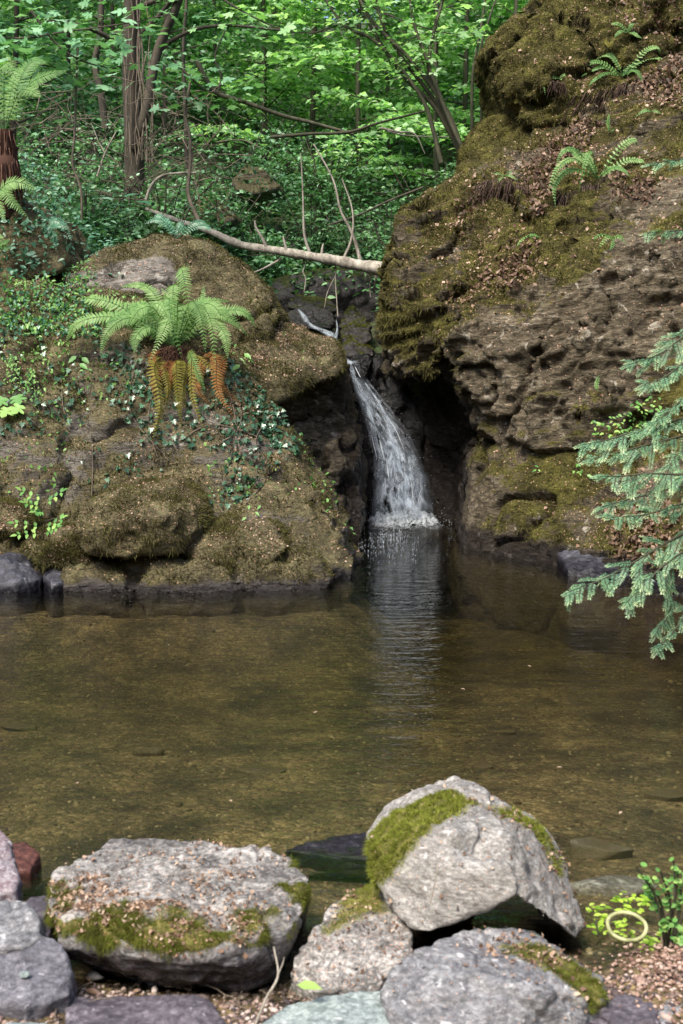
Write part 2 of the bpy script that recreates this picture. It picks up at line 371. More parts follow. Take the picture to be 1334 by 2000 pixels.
# ------------------------------------------------------------------ ground: stream bed, banks and wooded hillside in one sheet
def ground_z(x, y):
    x = np.asarray(x, float); y = np.asarray(y, float)
    p = np.stack([x, y, np.zeros_like(x)], 1)
    # pool: shallow at the near shore, deepening to the plunge
    bed = -0.02 - 0.16 * smooth01(2.9, 4.6, y) - 0.30 * smooth01(3.8, 8.6, y) - (0.25 + .2 * smooth01(-.6, .5, x)) * smooth01(7.2, 10.5, y)
    bed = bed + 0.035 * smooth01(3.05, 2.75, y) + 0.05 * smooth01(2.75, 1.6, y) + 0.25 * smooth01(1.5, -4, y)
    bed = bed + smooth01(2.5, 4, y) * 0.02 * fbm(p, 1.3, 3, 5)
    # right shore heap of gravel at the frame edge
    bed = bed + 0.13 * np.exp(-(((x - 1.02) / 0.26) ** 2 + ((y - 2.95) / 0.28) ** 2))
    bed = bed + 0.05 * np.exp(-(((x + 0.95) / 0.35) ** 2 + ((y - 2.75) / 0.25) ** 2))
    # silt and scree banked up against the foot of the rocks on both sides
    dm = np.full(x.shape, 9.0)
    for sh in ([(-5, 8.35), (-.25, 8.4), (.0, 9.1)], [(1.15, 10.1), (1.6, 9.55), (2.0, 8.95), (2.5, 8.35), (4, 7.8)]):
        for (ax, ay), (bx, by) in zip(sh[:-1], sh[1:]):
            t = np.clip(((x - ax) * (bx - ax) + (y - ay) * (by - ay)) / ((bx - ax) ** 2 + (by - ay) ** 2), 0, 1)
            dm = np.minimum(dm, np.hypot(x - ax - t * (bx - ax), y - ay - t * (by - ay)))
    kk = np.exp(-(dm / .85) ** 2) * smooth01(4, 6, y); bed = bed * (1 - kk) + np.maximum(bed, -.17 - .42 * smooth01(0, 1.0, x) + .04 * fbm(p, 3, 3, 8)) * kk
    side = smooth01(3.6, 5.2, np.abs(x + 0.3))
    bed = bed + side * (1.1 + 0.2 * fbm(p, 0.6, 3, 2)) + 0.62 * np.clip(np.abs(x) - 6, 0, 14)  # far sides raised out of view, also to cut low sky light
    bed = bed + 0.6 * np.clip(-3.5 - y, 0, 16) + smooth01(-2.5, -5, y) * .5 * fbm(p, .5, 3, 6)  # unseen slope behind the camera, added to block the low sky
    # forest floor behind the rocks
    xc = 0.05 + 0.0 * y
    fl = 1.72 + 0.17 * np.clip(y - 13.0, 0, 3) + 0.42 * np.clip(y - 16.0, 0, 7) + 0.12 * np.clip(y - 23, 0, 12) + 0.6 * np.clip(y - 37, 0, 14) + .5 * np.clip(np.abs(x) - 8, 0, 12)
    fl = fl + 0.9 * smooth01(0.5, 2.6, -(x - xc)) * smooth01(10.5, 12.5, y) + 1.1 * smooth01(0.9, 3.2, x - xc)
    fl = fl + 0.22 * fbm(p, 0.45, 4, 9) + 0.06 * fbm(p, 2.2, 3, 4)
    fl = fl - 0.22 * np.exp(-((x - xc) / 0.45) ** 2) * smooth01(19, 14, y)
    t = smooth01(12.35, 12.75, y) * np.ones_like(x)
    t = np.maximum(t, smooth01(10.4, 11.4, y) * smooth01(0.9, 1.7, np.abs(x - 0.2)))
    return bed * (1 - t) + fl * t
def gz(x, y): return float(ground_z(np.array([x]), np.array([y]))[0])
xs = np.concatenate([np.linspace(-90, -9, 18), np.linspace(-8, -4.2, 20), np.linspace(-4, 4, 170), np.linspace(4.2, 8, 20), np.linspace(9, 90, 18)])
ys = np.concatenate([np.linspace(-90, -2, 14), np.linspace(-1.5, 2, 15), np.linspace(2.1, 5, 75), np.linspace(5.06, 17, 190), np.linspace(17.3, 30, 45), np.linspace(31, 130, 30)])
XX, YY = np.meshgrid(xs, ys); ZZ = ground_z(XX.ravel(), YY.ravel())
GV = np.stack([XX.ravel(), YY.ravel(), ZZ], 1)
gi = np.arange(len(GV)).reshape(len(ys), len(xs))
GF = np.stack([gi[:-1, :-1], gi[:-1, 1:], gi[1:, 1:], gi[1:, :-1]], -1).reshape(-1, 4)
def ground_mat():
    m, n, l = newmat('stream_gravel_and_soil')
    tc = n.new('ShaderNodeTexCoord'); v = tc.outputs['Object']
    vo = n.new('ShaderNodeTexVoronoi'); vo.inputs['Scale'].default_value = 34; l.new(v, vo.inputs['Vector'])
    vo2 = n.new('ShaderNodeTexVoronoi'); vo2.inputs['Scale'].default_value = 95; l.new(v, vo2.inputs['Vector'])
    s1 = n.new('ShaderNodeSeparateColor'); l.new(vo.outputs['Color'], s1.inputs[0]); s2 = n.new('ShaderNodeSeparateColor'); l.new(vo2.outputs['Color'], s2.inputs[0])
    r1 = ramp(n, [(0, (0.05, 0.04, 0.022)), (0.5, (0.11, 0.085, 0.045)), (0.8, (0.16, 0.125, 0.065)), (0.93, (0.28, 0.22, 0.12)), (1, (0.40, 0.33, 0.2))]); l.new(s1.outputs[0], r1.inputs[0])
    r2 = ramp(n, [(0, (0.06, 0.042, 0.024)), (0.55, (0.12, 0.093, 0.048)), (0.86, (0.19, 0.148, 0.078)), (1, (0.34, 0.25, 0.15))]); l.new(s2.outputs[0], r2.inputs[0])
    nn = noise_node(n, l, v, 3.0, 5, 0.65)
    c = mixc(n, l, 0.62, r1.outputs[0], r2.outputs[0])
    big = ramp(n, [(0.35, (0.33, 0.31, 0.28)), (0.5, (0.86, 0.80, 0.71)), (0.65, (1.55, 1.45, 1.25))]); l.new(nn.outputs[0], big.inputs[0])
    c = mixc(n, l, 1.0, c, big.outputs[0], 'MULTIPLY')
    af = n.new('ShaderNodeAttribute'); af.attribute_name = 'forest'
    n2 = noise_node(n, l, v, 9, 5, 0.7); soil = ramp(n, [(0.38, (0.018, 0.016, 0.009)), (0.5, (0.035, 0.045, 0.015)), (0.62, (0.05, 0.09, 0.025))]); l.new(n2.outputs[0], soil.inputs[0])
    c = mixc(n, l, af.outputs['Fac'], c, soil.outputs[0])
    b = n.new('ShaderNodeBsdfPrincipled'); b.inputs['Roughness'].default_value = 0.8; l.new(c, b.inputs['Base Color'])
    h = mth(n, l, 'ADD', mth(n, l, 'MULTIPLY', vo.outputs['Distance'], -1.0), mth(n, l, 'MULTIPLY', vo2.outputs['Distance'], -0.4))
    bp = n.new('ShaderNodeBump'); bp.inputs['Strength'].default_value = 0.6; bp.inputs['Distance'].default_value = 0.02; l.new(h, bp.inputs['Height']); l.new(bp.outputs[0], b.inputs['Normal'])
    o = n.new('ShaderNodeOutputMaterial'); l.new(b.outputs[0], o.inputs[0]); return m
gm = mk_mesh('ground', GV, GF, {'forest': np.clip(smooth01(11.6, 12.4, GV[:, 1]) + smooth01(3.8, 4.6, np.abs(GV[:, 0])), 0, 1)})
ground = tag(link('ground', gm, ground_mat()), kind='structure')
GB = BVHTree.FromPolygons([tuple(v) for v in GV], GF.tolist())

# ------------------------------------------------------------------ water
def water_mat(absorb=True, name='stream_water', bumpk=1.0):
    m, n, l = newmat(name)
    g = n.new('ShaderNodeNewGeometry')
    mp = n.new('ShaderNodeMapping'); mp.inputs['Scale'].default_value = (1.0, 2.6, 1); l.new(g.outputs['Position'], mp.inputs[0])
    a = noise_node(n, l, mp.outputs[0], 5.0, 3, 0.55, 0.4); b_ = noise_node(n, l, mp.outputs[0], 22.0, 2, 0.5, 0.3)
    sx = n.new('ShaderNodeSeparateXYZ'); l.new(g.outputs['Position'], sx.inputs[0])
    k = n.new('ShaderNodeMapRange'); k.inputs['From Min'].default_value = 5.0; k.inputs['From Max'].default_value = 11.0; k.inputs['To Min'].default_value = 0.6; k.inputs['To Max'].default_value = 1.2; l.new(sx.outputs[1], k.inputs['Value'])
    h = mth(n, l, 'MULTIPLY', mth(n, l, 'ADD', mth(n, l, 'MULTIPLY', a.outputs[0], 1.0), mth(n, l, 'MULTIPLY', b_.outputs[0], 0.3)), k.outputs[0])
    bp = n.new('ShaderNodeBump'); bp.inputs['Strength'].default_value = 0.5 * bumpk; bp.inputs['Distance'].default_value = 0.03; l.new(h, bp.inputs['Height'])
    fr = n.new('ShaderNodeFresnel'); fr.inputs['IOR'].default_value = 1.5; l.new(bp.outputs[0], fr.inputs['Normal'])
    tr = n.new('ShaderNodeBsdfTransparent'); tr.inputs[0].default_value = (0.95, 0.97, 0.93, 1)
    gl = n.new('ShaderNodeBsdfGlossy'); gl.inputs['Roughness'].default_value = 0.02; l.new(bp.outputs[0], gl.inputs['Normal'])
    mx = n.new('ShaderNodeMixShader'); l.new(fr.outputs[0], mx.inputs[0]); l.new(tr.outputs[0], mx.inputs[1]); l.new(gl.outputs[0], mx.inputs[2])
    o = n.new('ShaderNodeOutputMaterial'); l.new(mx.outputs[0], o.inputs[0])
    if absorb:
        va = n.new('ShaderNodeVolumeAbsorption'); va.inputs['Color'].default_value = (0.57, 0.56, 0.38, 1); va.inputs['Density'].default_value = 1.0
        l.new(va.outputs[0], o.inputs['Volume'])
    return m
def water_box():
    x0, x1, y0, y1 = -3.9, 3.9, 2.3, 12.6
    nx, ny = 60, 90; X = np.linspace(x0, x1, nx); Y = np.linspace(y0, y1, ny); gx, gy = np.meshgrid(X, Y)
    top = np.stack([gx.ravel(), gy.ravel(), np.zeros(nx * ny)], 1); bot = top.copy(); bot[:, 2] = -1.6
    i = np.arange(nx * ny).reshape(ny, nx); k = nx * ny
    Ft = np.stack([i[:-1, :-1], i[:-1, 1:], i[1:, 1:], i[1:, :-1]], -1).reshape(-1, 4)
    Fb = Ft[:, ::-1] + k
    rim = np.concatenate([i[0, :], i[1:, -1], i[-1, -2::-1], i[-2:0:-1, 0]]); nxt = np.roll(rim, -1)
    Fs = np.stack([nxt, rim, rim + k, nxt + k], -1)
    me = mk_mesh('water', np.vstack([top, bot]), [np.vstack([Ft, Fb, Fs])], smooth=False)
    return tag(link('water', me, water_mat()), kind='structure')
water_box()

# ------------------------------------------------------------------ rock materials
SCH = ((0.0, R(18), R(10)), (1.0, 1.0, 3.2))
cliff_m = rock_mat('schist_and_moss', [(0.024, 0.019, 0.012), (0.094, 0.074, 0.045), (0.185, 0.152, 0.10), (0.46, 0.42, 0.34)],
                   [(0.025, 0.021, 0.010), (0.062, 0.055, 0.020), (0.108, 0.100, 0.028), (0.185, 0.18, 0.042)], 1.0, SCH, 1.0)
bank_m = rock_mat('bank_rock_and_moss', [(0.07, 0.06, 0.05), (0.15, 0.132, 0.11), (0.24, 0.22, 0.19), (0.38, 0.355, 0.32)],
                  [(0.044, 0.036, 0.022), (0.096, 0.082, 0.048), (0.150, 0.132, 0.072), (0.24, 0.22, 0.11)], 1.0, SCH, 0.9)
dark_m = rock_mat('dark_wet_rock_and_shade', [(0.008, 0.007, 0.007), (0.018, 0.015, 0.014), (0.035, 0.030, 0.03), (0.07, 0.062, 0.06)],
                  [(0.01, 0.01, 0.005), (0.022, 0.026, 0.009), (0.045, 0.052, 0.014), (0.08, 0.095, 0.025)], 2.2, SCH, 0.7, rough=0.5)  # wet rock; also the painted dark of the hollow behind the log

def W3(x, y, z): return Vector((x, y, z))
def down(pts, z=-0.7): return [Vector((p[0], p[1], z)) for p in pts]
def back(pts, dy, dz=0.0): return [Vector((p[0], p[1] + dy, p[2] + dz)) for p in pts]
def PP(*a): return [P(*t) for t in a]

# ---- left bank
fa = PP((-420, 1110, 9.1), (0, 1112, 9.1), (300, 1112, 9.1), (600, 1120, 9.0), (700, 1105, 9.25), (708, 1060, 9.6))
h1 = fa + down(fa) + PP((-420, 560, 10.2), (-100, 535, 10.4), (0, 545, 10.3), (160, 560, 10.4), (320, 590, 10.35), (430, 670, 10.15), (520, 760, 9.95), (600, 880, 9.75), (655, 960, 9.65), (200, 780, 9.6), (0, 760, 9.6),
     (380, 850, 9.45), (500, 900, 9.35), (590, 985, 9.2), (650, 1040, 9.1)) + [W3(-4.6, 12.4, 2.2), W3(-1.6, 12.4, 2.0), W3(-0.9, 11.6, 0.6), W3(-0.1, 11.0, -0.6), W3(-4.6, 12.4, -0.7)]
lobe = PP((455, 1000, 9.15), (520, 950, 9.15), (620, 960, 9.2), (690, 1060, 9.05), (700, 1125, 8.95), (600, 1140, 8.72), (470, 1125, 8.72), (440, 1060, 8.85)) ; h2 = lobe + back(lobe, 0.8) + down(lobe[-3:])
foot = PP((120, 1098, 8.5), (300, 1086, 8.55), (450, 1092, 8.5), (600, 1090, 8.6), (640, 1132, 8.5), (120, 1140, 8.35), (380, 1142, 8.3)); h3_ = foot + back(foot, 0.9) + down(foot[-3:])
foot2 = PP((-100, 1060, 8.8), (40, 1040, 8.8), (140, 1080, 8.7), (210, 1130, 8.55), (-100, 1150, 8.55)); h4 = foot2 + back(foot2, 0.6) + down(foot2[-2:])
def left_moss(V, N): return 0.52 + 0.4 * N[:, 2] + 0.45 * fbm(V, 1.6, 4, 4)
left_bank = rock('mossy_rock_bank', [h1, h2, h3_, h4], 0.026, 5, [fb(1.1, 0.07, 3, 2), rg(2.3, 0.05, 3, 8), crack(0.75, 0.09, 5, 0.05), ledges((-.15, -.1, .95), 3, .04, 14), fb(6, 0.035, 3, 1), fb(18, 0.014, 3, 4)], bank_m,
    moss=left_moss, lit=lambda V, N: 0.12 + 0.3 * N[:, 2] + 0.55 * fbm(V, 1.7, 4, 9), wet=0.02, origin=(-2.0, 10, -0.7), wetp=[])
tag(left_bank, 'large brown mossy rock bank overgrown with ivy on the left side of the pool', 'rock bank')

pk = PP((128, 545, 11.0), (150, 512, 11.2), (215, 480, 11.4), (300, 458, 11.5), (395, 462, 11.5), (455, 505, 11.3), (520, 562, 11.2), (546, 615, 11.1), (520, 680, 10.9), (440, 700, 10.6), (250, 640, 10.5), (150, 620, 10.6), (300, 560, 10.85), (330, 500, 11.1))
peak = rock('rock_outcrop', [pk + back(pk, 1.2, 0.0)], 0.022, 4, [fb(1.6, 0.07, 3, 12), rg(3.2, 0.035, 3, 8), crack(1.3, 0.07, 15, 0.06), fb(7, 0.02, 3, 1), fb(20, 0.008, 2, 4)], bank_m,
    moss=lambda V, N: 0.80 + 0.3 * N[:, 2] + 0.2 * fbm(V, 2, 3, 4), patches=[(P(285, 540, 10.95), 0.26, -1.3), (P(215, 560, 10.8), 0.25, -1.0), (P(150, 545, 10.9), 0.16, -0.8)], lit=lambda V, N: 0.25 + 0 * V[:, 0], wet=None)
tag(peak, 'rounded mossy outcrop with a bare grey face, behind the big fern', 'rock')

lg = PP((470, 650, 10.9), (520, 632, 11.2), (560, 640, 11.4), (650, 664, 11.3), (668, 690, 11.2), (672, 720, 11.1), (655, 735, 10.95), (560, 742, 10.5), (545, 790, 10.4), (480, 760, 10.3), (450, 700, 10.5))
lg2 = PP((530, 645, 11.3), (545, 628, 11.6), (590, 640, 11.6), (600, 655, 11.5))
ledge = rock('rock_ledge', [lg + back(lg, 1.0), lg2 + back(lg2, 0.5)], 0.02, 4, [fb(2, 0.05, 3, 22), rg(4, 0.025, 3, 28), fb(9, 0.014, 3, 1)], bank_m,
    moss=lambda V, N: 0.7 + 0.3 * N[:, 2], lit=lambda V, N: 0.1 + 0.75 * smooth01(0.3, 0.8, N[:, 2]), wet=None)
tag(ledge, 'overhanging mossy ledge strewn with pink-brown scraps beside the top of the waterfall', 'rock')

rw = PP((540, 790, 10.9), (560, 735, 11.0), (640, 725, 11.35), (668, 700, 11.75), (675, 760, 11.7), (700, 850, 11.6), (712, 1000, 11.3), (708, 1060, 11.2), (640, 1060, 10.9), (560, 950, 10.7))
rw2 = PP((640, 870, 11.0), (690, 830, 11.35), (708, 900, 11.35), (712, 1040, 11.15), (650, 1060, 10.8))
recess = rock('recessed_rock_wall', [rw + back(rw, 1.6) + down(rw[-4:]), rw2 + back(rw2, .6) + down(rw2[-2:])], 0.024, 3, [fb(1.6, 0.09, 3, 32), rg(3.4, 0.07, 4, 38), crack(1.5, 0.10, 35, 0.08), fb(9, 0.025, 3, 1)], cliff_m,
    moss=lambda V, N: 0.15 + 0.3 * N[:, 2], wet=0.15, wetp=[(P(700, 900, 11.4), 0.35, 1.0), (P(690, 1000, 11.2), 0.4, 1.0), (P(680, 780, 11.6), .2, .7)])  # patches beside the fall: wet rock plus painted shade of the recess
tag(recess, 'dark recessed rock wall under the ledge, left of the waterfall', 'rock wall')

fw = PP((670, 715, 12.5), (700, 695, 12.7), (760, 690, 12.8), (900, 700, 12.9), (900, 1060, 12.3), (800, 1060, 12.15), (730, 1060, 12.1), (700, 900, 12.3))
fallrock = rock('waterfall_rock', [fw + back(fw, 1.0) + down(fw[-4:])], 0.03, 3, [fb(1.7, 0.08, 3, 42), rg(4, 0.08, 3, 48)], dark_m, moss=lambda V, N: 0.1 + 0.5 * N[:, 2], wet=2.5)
tag(fallrock, 'black wet rock face behind the falling water', 'rock face')

# ---- right cliff
up_ = PP((772, 560, 11.3), (768, 500, 11.7), (792, 440, 11.9), (850, 370, 12.2), (910, 325, 12.6), (758, 615, 11.3), (752, 660, 11.3), (758, 700, 11.3), (790, 735, 11.1), (850, 740, 10.9), (880, 620, 10.75), (890, 560, 11.0))
c1 = up_ + back(up_, 1.8)
fc = PP((872, 640, 10.6), (900, 585, 10.7), (1000, 560, 10.5), (1100, 520, 10.3), (1250, 500, 10.0), (1500, 480, 9.5), (1500, 860, 9.2), (1334, 870, 9.4), (1150, 875, 9.7), (1050, 880, 9.95), (985, 800, 10.3), (960, 760, 10.35), (890, 740, 10.6), (960, 680, 10.25), (1100, 660, 9.95), (1300, 700, 9.5))
c2 = fc + back(fc, 3.0)
sl = PP((885, 600, 10.9), (1000, 560, 10.6), (1200, 505, 10.2), (1500, 470, 9.6), (830, 400, 12.1), (905, 330, 12.5), (1000, 330, 12.4), (1130, 260, 12.4), (1200, 170, 12.7), (1334, 110, 12.7), (1600, 60, 12.4), (1500, 900, 10.2), (900, 800, 12)) + [W3(5.5, 13, 4.2), W3(5.5, 15, 4.5), W3(1.0, 14.6, 2.4), W3(5.5, 13, 0)]
c3 = sl
jw = PP((880, 715, 10.9), (985, 760, 10.5), (1050, 880, 10.2), (1000, 885, 10.4), (935, 835, 10.8), (900, 780, 11.0))     # jagged underside lumps
c4 = jw + back(jw, 1.6)
ft = PP((925, 895, 10.7), (950, 870, 10.7), (1050, 880, 10.05), (1200, 870, 9.65), (1500, 840, 9.05), (915, 1000, 10.6), (912, 1062, 10.35), (960, 1085, 10.0), (1080, 1095, 9.65), (1200, 1140, 8.95), (1334, 1160, 8.5), (1600, 1180, 8.0), (1000, 960, 10.0), (1150, 1000, 9.5), (1334, 1000, 8.9), (1600, 1000, 8.4))
c5 = ft + back(ft, 2.4) + down(ft[5:12])
bulge = PP((1080, 1050, 9.6), (1130, 990, 9.5), (1230, 920, 9.35), (1400, 900, 9.0), (1400, 1130, 8.6), (1200, 1120, 9.05), (1100, 1090, 9.4)); c6 = bulge + back(bulge, 1)
left_col = PP((912, 885, 11.2), (945, 860, 11.0), (985, 870, 10.7), (960, 1050, 10.3), (915, 1060, 10.5), (908, 960, 10.9)); c7 = left_col + back(left_col, 1.5) + down(left_col[3:5])
cw = PP((760, 560, 13.2), (790, 480, 13.0), (900, 500, 12.6), (1000, 700, 12), (1000, 1080, 11.3), (880, 1070, 11.9), (800, 760, 12.9)); c8 = cw + back(cw, 1.5) + down(cw[4:6])
def hi_(f): return lambda V, N: f(V, N) * (.2 + .8 * smooth01(.85, 1.25, V[:, 2]))
def right_moss(V, N): return 0.46 + 0.45 * N[:, 2] + 0.75 * fbm(V, 2.2, 5, 44)
pt = [(P(1230, 560, 9.9), 0.45, -0.75), (P(1060, 640, 10.1), 0.38, -0.7), (P(1200, 650, 9.8), 0.38, -0.65), (P(1300, 560, 9.8), .3, -.5), (P(960, 640, 10.4), 0.22, -0.6), (P(1000, 720, 10.2), 0.3, -0.6), (P(940, 740, 10.4), 0.25, -0.4), (P(1330, 400, 10.8), 0.4, -0.5),
      (P(1040, 480, 10.9), 0.5, 0.5), (P(1120, 520, 10.3), 0.25, 0.7), (P(850, 450, 12), 0.5, 0.4), (P(800, 640, 11.2), 0.5, 0.3), (P(1000, 800, 10.2), .3, -.25)]
lp = [(P(1000, 540, 10.7), 0.32, 0.9), (P(950, 500, 11), 0.3, 0.5), (P(1080, 330, 12), 0.45, 0.9), (P(1120, 260, 12.3), 0.3, 0.7), (P(1300, 170, 12.4), 0.5, 0.9), (P(1250, 370, 11.4), 0.3, 0.7), (P(1260, 1010, 9.2), 0.3, 0.9), (P(1230, 1080, 9.0), .25, .8), (P(920, 570, 10.8), .2, .8), (P(900, 440, 11.6), .3, .5), (P(1000, 420, 11.6), .3, .5)]
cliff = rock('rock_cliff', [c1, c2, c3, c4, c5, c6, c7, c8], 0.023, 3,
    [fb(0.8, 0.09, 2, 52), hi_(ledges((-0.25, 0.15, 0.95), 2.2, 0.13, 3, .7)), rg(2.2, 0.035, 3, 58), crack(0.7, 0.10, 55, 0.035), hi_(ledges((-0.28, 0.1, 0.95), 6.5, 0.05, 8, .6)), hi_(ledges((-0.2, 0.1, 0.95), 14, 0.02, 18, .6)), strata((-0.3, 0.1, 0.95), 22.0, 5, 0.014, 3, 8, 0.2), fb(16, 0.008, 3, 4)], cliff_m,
    moss=right_moss, patches=pt, lit=lambda V, N: 0.12 + 0.35 * smooth01(0.2, 0.8, N[:, 2]) + 0.2 * fbm(V, 2, 2, 77), litp=lp, wet=0.12, wetp=[(P(830, 1000, 11.9), 0.7, 1.0), (P(880, 950, 11.3), .4, 1.0), (P(850, 900, 11.8), 0.75, 1.0), (P(830, 760, 12.2), 0.6, 1.0), (P(900, 1040, 11.0), .35, .8), (P(860, 830, 11.3), .35, .7)], origin=(2.5, 11, -0.7))  # gorge patches: wet rock, darkened further to paint the cleft's shade
tag(cliff, 'tall layered rock cliff with moss and leaf litter on the right side of the pool', 'cliff')

ub = PP((957, 88, 12.9), (985, 58, 13.1), (1075, -10, 13.4), (1180, -60, 13.3), (1420, -90, 13.2), (985, 150, 12.8), (1010, 215, 12.7), (1045, 245, 12.6), (1125, 240, 12.4), (1180, 190, 12.5), (1400, 120, 12.8), (1060, 120, 12.5), (1120, 60, 12.7))
uboulder = rock('overhanging_boulder', [ub + back(ub, 1.6, 0.1)], 0.024, 4, [fb(1.3, 0.10, 3, 62), strata((-0.3, 0.1, 0.95), 7, 1.6, 0.07, 3, 5), crack(0.9, 0.14, 66, 0.06), fb(7, 0.03, 3, 2), fb(18, .01, 2, 2)], cliff_m,
    moss=lambda V, N: 0.75 + 0.3 * N[:, 2] + .3 * fbm(V, 1.5, 3, 3), lit=lambda V, N: 0.25 + 0 * V[:, 0], litp=[(P(1150, 150, 12.4), .3, .8), (P(1250, 40, 12.9), .4, .6)], wet=None)
tag(uboulder, 'big moss-covered boulder jutting out at the top of the right cliff', 'boulder')
sb = PP((905, 330, 12.6), (935, 245, 13.1), (985, 218, 13.2), (1040, 240, 13.0), (1090, 290, 12.6), (1040, 360, 12.2), (950, 370, 12.2)); sb_ = sb + back(sb, 0.9)
sboulder = rock('mossy_boulder', [sb_], 0.022, 4, [fb(2, 0.07, 3, 72), strata((-0.5, 0.1, 0.85), 9, 2, 0.06, 3, 5), fb(9, 0.02, 3, 2)], cliff_m, moss=lambda V, N: 0.85 + 0.2 * N[:, 2], lit=lambda V, N: .1 + 0 * V[:, 0], wet=None)
tag(sboulder, 'green mossy boulder tucked under the overhanging one on the cliff top', 'boulder')

# ---- boulders along the left waterline
def small_rock(name, label, front, dy, mat, vox, disp=None, cat='rock', group=None, sm=3, dwn=None, **kw):
    pts = PP(*front); hl = pts + back(pts, dy, kw.pop('dz', 0.0))
    if dwn: hl += [Vector((p[0], p[1], dwn)) for p in hl]
    if disp is None:
        s = 1.0 / max(0.15, (max(p[0] for p in pts) - min(p[0] for p in pts)))
        disp = [fb(1.6 * s, 0.07 / s, 3, len(ROCKS) * 7.3), rg(3.5 * s, 0.035 / s, 3, len(ROCKS) * 3.1), fb(14 * s, 0.012 / s, 3, 2)]
    o = rock(name, [hl], vox, sm, disp, mat, **kw)
    return tag(o, label, cat, group)
mo = lambda a, b=0.3: (lambda V, N: a + b * N[:, 2] + 0.2 * fbm(V, 3, 3, 5))
li = lambda a, b=0.3: (lambda V, N: a + b * N[:, 2])
small_rock('mossy_boulder', 'rounded mossy boulder with shaggy moss at the water edge below the ivy', [(148, 1045, 8.45), (165, 990, 8.55), (230, 955, 8.65), (330, 955, 8.65), (378, 990, 8.6), (388, 1035, 8.5), (350, 1078, 8.42), (250, 1085, 8.38), (165, 1080, 8.4), (260, 1010, 8.3), (320, 1010, 8.3)], 0.9, bank_m, 0.016, moss=mo(.75, .35), lit=li(.3, .3), wet=None, cat='boulder')
small_rock('mossy_rock', 'low moss-fringed rock slab between the rounded boulder and the pool corner', [(352, 1072, 8.6), (392, 1035, 8.7), (470, 1012, 8.85), (540, 1030, 8.8), (560, 1070, 8.6), (520, 1104, 8.5), (400, 1108, 8.47), (450, 1060, 8.5)], 0.6, bank_m, 0.016, moss=mo(.75, .35), lit=li(.4, .3), wet=None)
small_rock('mossy_rock', 'small mossy rock at the left edge above the waterline', [(-60, 1000, 8.85), (0, 985, 8.9), (45, 1000, 8.85), (55, 1030, 8.75), (20, 1042, 8.7), (-60, 1042, 8.7)], 0.4, bank_m, 0.016, moss=mo(.8, .3), lit=li(.3), wet=None)
small_rock('mossy_rock', 'brown low rock shelf strewn with leaf scraps left of the rounded boulder', [(40, 1075, 8.6), (60, 1045, 8.75), (130, 1035, 8.75), (175, 1065, 8.65), (180, 1100, 8.5), (90, 1105, 8.45)], 0.4, bank_m, 0.016, moss=mo(.55, .3), lit=li(.6), wet=None)
grey_m = rock_mat('blue_grey_wet_stone', [(0.018, 0.018, 0.021), (0.045, 0.045, 0.055), (0.09, 0.09, 0.11), (0.2, 0.2, 0.23)], [(0.05, 0.04, 0.015), (0.09, 0.075, 0.025), (0.14, 0.12, 0.03), (0.2, 0.17, 0.05)], 1.3, None, 0.5, rough=0.5)
small_rock('angular_stone', 'dark blue-grey angular stone in the water at the far left', [(-60, 1120, 8.5), (-30, 1090, 8.6), (5, 1094, 8.5), (40, 1104, 8.55), (80, 1130, 8.45), (30, 1142, 8.3), (-60, 1145, 8.35)], 0.3, grey_m, 0.012, moss=lambda V, N: -0.3 + 0 * V[:, 0], wet=0.0, dwn=-.3, cat='stone')
small_rock('angular_stone', 'pale grey angular stone on the waterline, right of the dark one', [(84, 1124, 8.5), (106, 1104, 8.55), (122, 1116, 8.5), (136, 1136, 8.4), (100, 1142, 8.3)], 0.2, grey_m, 0.012, moss=lambda V, N: -0.3 + 0 * V[:, 0], wet=0.0, dwn=-.3, cat='stone')
small_rock('waterline_rock', 'low dark reddish rock on the waterline at the foot of the right cliff', [(1095, 1085, 9.3), (1150, 1072, 9.3), (1230, 1090, 9.1), (1250, 1120, 8.9), (1180, 1128, 8.85), (1110, 1112, 9.0)], 0.4, grey_m, 0.014, moss=mo(0.0, .2), wet=0.03, dwn=-.4)
small_rock('waterline_rock', 'low mauve-grey rock on the waterline under the yew branches', [(1265, 1135, 8.7), (1300, 1122, 8.75), (1400, 1130, 8.6), (1400, 1165, 8.4), (1280, 1162, 8.5)], 0.4, grey_m, 0.014, moss=mo(0.1, .2), wet=0.03, dwn=-.4)

# ---- stones of the upper stream
def us(name, label, front, dy, **kw): return small_rock(name, label, front, dy, kw.pop('mat', dark_m), 0.012, disp=kw.pop('disp', [fb(4, .03, 3, len(ROCKS)), rg(8, .025, 3, len(ROCKS)), fb(25, .008, 2, 1)]), sm=2, wet=kw.pop('wet', None), **kw)
us('stream_slab', 'flat wet grey slab with water trickling over it above the waterfall', [(560, 612, 13.2), (600, 600, 13.4), (645, 606, 13.4), (655, 628, 13.2), (645, 642, 13.0), (600, 642, 12.95), (565, 630, 13.0)], 0.5, moss=mo(-.3, .6), wetp=[(P(620, 635, 13), .3, 1)])
us('stream_stone', 'low mossy stone above the flat slab in the upper stream', [(560, 600, 13.9), (580, 575, 14.1), (640, 585, 14.1), (662, 605, 13.9), (640, 612, 13.7)], 0.5, moss=mo(-.3, 1.0))
us('stream_stone', 'green mossy stone, middle of three right of the upper stream', [(662, 660, 12.9), (670, 640, 13.0), (695, 628, 13.1), (715, 640, 13.0), (725, 662, 12.9), (700, 678, 12.8), (668, 676, 12.8)], 0.4, moss=mo(-.3, .95))
us('stream_stone', 'long mossy stone, lowest of three right of the upper stream', [(664, 690, 12.6), (675, 668, 12.8), (690, 664, 12.8), (728, 684, 12.7), (730, 696, 12.6), (665, 698, 12.6)], 0.35, moss=mo(-.35, .95))
